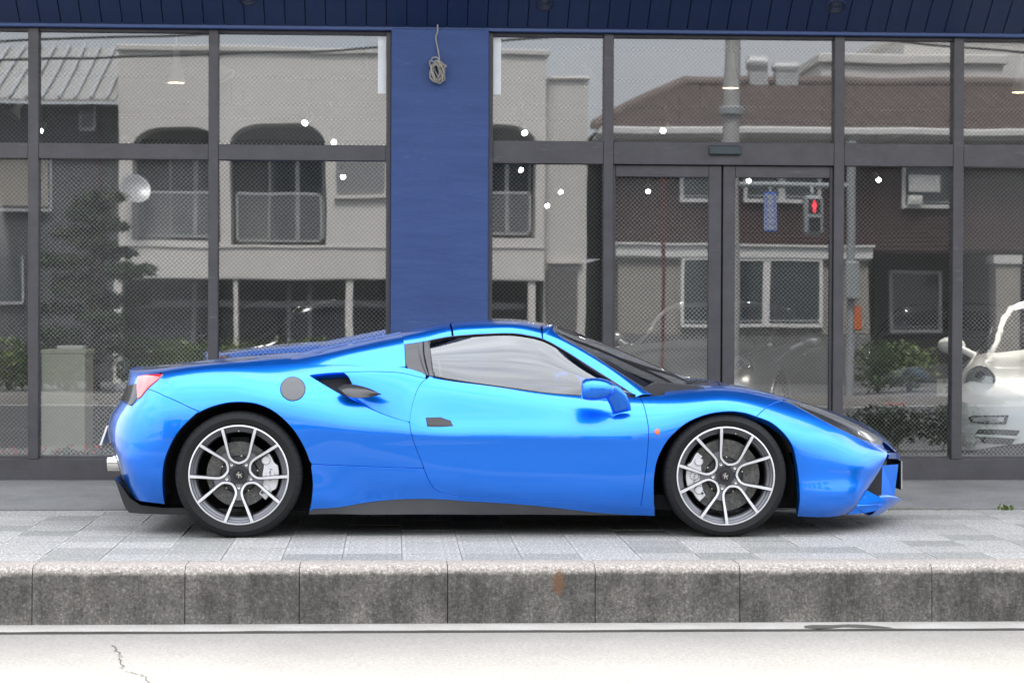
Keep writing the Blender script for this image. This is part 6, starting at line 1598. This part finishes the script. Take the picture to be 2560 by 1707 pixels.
tree('pine_tree', 215, 455, 790, -19.6, 1.35, 'dark layered pine tree in front of the grey workshop', 'pine', 8, 17, .11, 420, .26)
tree('young_tree', -420, 330, 640, -20.4, 1.4, 'leafy young tree at the end of the grey workshop', 'leaf', 9, 20)
tree('street_tree', 2700, 300, 640, -20.0, 1.5, 'broad street tree past the brown house across the street', 'leaf', 12, 22)
for k, px in enumerate((20, 90, 150, 330, 400, 470, 560, 640, 720, 2020, 2090)):
    b = RP(px * S2, 830 * S2, -19.5); o = empty('shrub', (b[0], -19.5, ZG), ['yellow green shrub growing along the far pavement', 'dark green shrub growing along the far pavement'][k % 2], 'shrub', ['pale shrubs across the street', 'dark shrubs across the street'][k % 2])
    m = MB(); leaves(m, (0, 0, .48), (.55, .4, .46), 620, .09, rnd); link('foliage', m.mesh('foliage'), M['leaf_pale'] if k % 2 == 0 else M['leaf'], o)
    link('stems', MB().tube([(0, 0, 0), (.1, 0, .5)], .03, 6).tube([(0, 0, 0), (-.12, .05, .5)], .03, 6).mesh('stems'), M['bark'], o)
# coil of spare cable hanging on the blue column
M['cable'] = plain('grey_cable_sheath', (.30, .285, .25), .5, var=.2)
cy = FY - .06
cb = empty('cable_coil', tuple(P(1003 * S2, 62 * S2, cy)), 'tangled coil of grey cable hanging on the blue column', 'cable'); CL = Vector(cb.location)
def cw(px, py, out): return Vector(P(px, py, cy - out)) - CL
link('lead', MB().tube(catmull([cw(1094, 62, .03), cw(1094, 80, .02), cw(1089.5, 96, .015), cw(1095, 125, .02), cw(1099, 150, .03)], 6), .0045, 8).mesh('lead', 60), M['cable'], cb)
rc = random.Random(21); pts = []
for k in range(11):                       # loops gathered at the top, fanned out below
    tl = rc.uniform(-.55, .55); a_, b_ = rc.uniform(8, 19), rc.uniform(19, 27); ox, oy = rc.uniform(-4, 4), rc.uniform(-3, 5); od = rc.uniform(.02, .06)
    for q in range(16):
        t = 2 * math.pi * q / 16 + math.pi / 2; u, v = a_ * math.cos(t), b_ * math.sin(t) - b_ * .15
        pts.append(cw(1093 + ox + (u * math.cos(tl) + v * math.sin(tl)) * .9, 177 + oy - (v * math.cos(tl) - u * math.sin(tl)), od + .015 * math.cos(t * 2 + k)))
pts = catmull(pts, 2)
link('coil', MB().tube(pts, .0048, 7).mesh('coil', 60), M['cable'], cb)
link('loose_loop', MB().tube(catmull([cw(1075, 158, .03), cw(1082, 145, .05), cw(1094, 146, .05), cw(1102, 160, .05), cw(1115, 165, .06), cw(1108, 174, .05)], 6), .0048, 7).tube(catmull([cw(1078, 172, .04), cw(1074, 154, .05), cw(1086, 156, .06), cw(1098, 170, .06)], 6), .0048, 7).mesh('loose_loop', 60), M['cable'], cb)
sp(MB().lathe([(0, 0), (.012, 0), (.012, .01)], lambda x, y, h: tuple(np.array(P(1094, 60, FY - .05)) + np.array([x, -.004 - h * .5, y])), 16), 'cable_hole', M['black_gap'])
# weeds in the joint of the apron
def weed(px, py, n, hgt, label, kind):
    c = PZ(px, py, 0.0); o = empty('weed', (c[0], c[1], 0), label, 'weed'); r_ = random.Random(px); m = MB()
    for k in range(n):
        a = r_.uniform(0, 6.28); x, y = r_.uniform(-.05, .05) * (3 if kind else 1), r_.uniform(-.008, .008); h_ = hgt * r_.uniform(.4, 1); d = Vector((math.cos(a), math.sin(a) * .4, 0)) * h_ * r_.uniform(.3, .9)
        b = Vector((x, y, 0)); t = b + d + Vector((0, 0, h_)); s = Vector((-d.y, d.x, 0)); s = s.normalized() * (.0025 if kind else .011); mid = b + d * .45 + Vector((0, 0, h_ * .75))
        m.add([b - s * .5, b + s * .5, mid + s, t, mid - s], [(0, 1, 2, 4), (4, 2, 3)])
    link('blades', m.mesh('blades'), M['leaf_pale'] if not kind else M['dry'], o)
M['dry'] = plain('dry_grass', (.20, .19, .09), .8, var=.3)
weed(2514, 1275, 22, .05, 'small green weed in the joint by the shop apron', 0)
weed(2255, 1275, 60, .025, 'dry grass tuft in the joint ahead of the blue car', 1); weed(2195, 1277, 40, .012, 'thin moss and grass in the joint beside the car nose', 1); weed(2385, 1276, 40, .014, 'sparse dry grass between the two weeds in the joint', 1)

# cracks in the concrete by the kerb and a smear of tar in the gutter
road_edge = bpy.data.objects['road_edge']
def crack(pts, w, seed):
    r_ = random.Random(seed); q = [PZ(px, py, ZR - .006) for px, py in pts]; m = MB(); vs = []
    fine = []
    for a, b in zip(q[:-1], q[1:]):
        for k in range(6): t = k / 6; fine.append(a + (b - a) * t + np.array([r_.uniform(-.012, .012), r_.uniform(-.006, .006), 0]))
    fine.append(q[-1])
    for k, p_ in enumerate(fine):
        ww = w * r_.uniform(.3, 1.0); vs += [(p_[0] - ww, p_[1], ZR - .0065), (p_[0] + ww, p_[1] + .002, ZR - .0065)]
    m.add(vs, [(2 * i, 2 * i + 1, 2 * i + 3, 2 * i + 2) for i in range(len(fine) - 1)]); o = m.build('crack', M['joint']); o.parent = road_edge
crack([(283, 1612), (297, 1632), (303, 1642), (306, 1662), (299, 1672)], .0035, 1); crack([(312, 1676), (345, 1684), (365, 1690), (372, 1707), (380, 1725)], .003, 2); crack([(320, 1590), (350, 1584), (372, 1580)], .0015, 3)
gut = bpy.data.objects['gutter']
tp = [(2010, 1564), (2030, 1561.5), (2080, 1562), (2120, 1560), (2160, 1561), (2200, 1565), (2235, 1569), (2190, 1569), (2150, 1568), (2110, 1566.5), (2080, 1569.5), (2045, 1571), (2012, 1569)]
m = MB(); q = [PZ(a, b, ZR + .003) for a, b in tp]; m.add([(p_[0], p_[1], ZR + .0045) for p_ in q], [tuple(range(len(q)))]); o = m.build('tar_smear', M['joint']); o.parent = gut
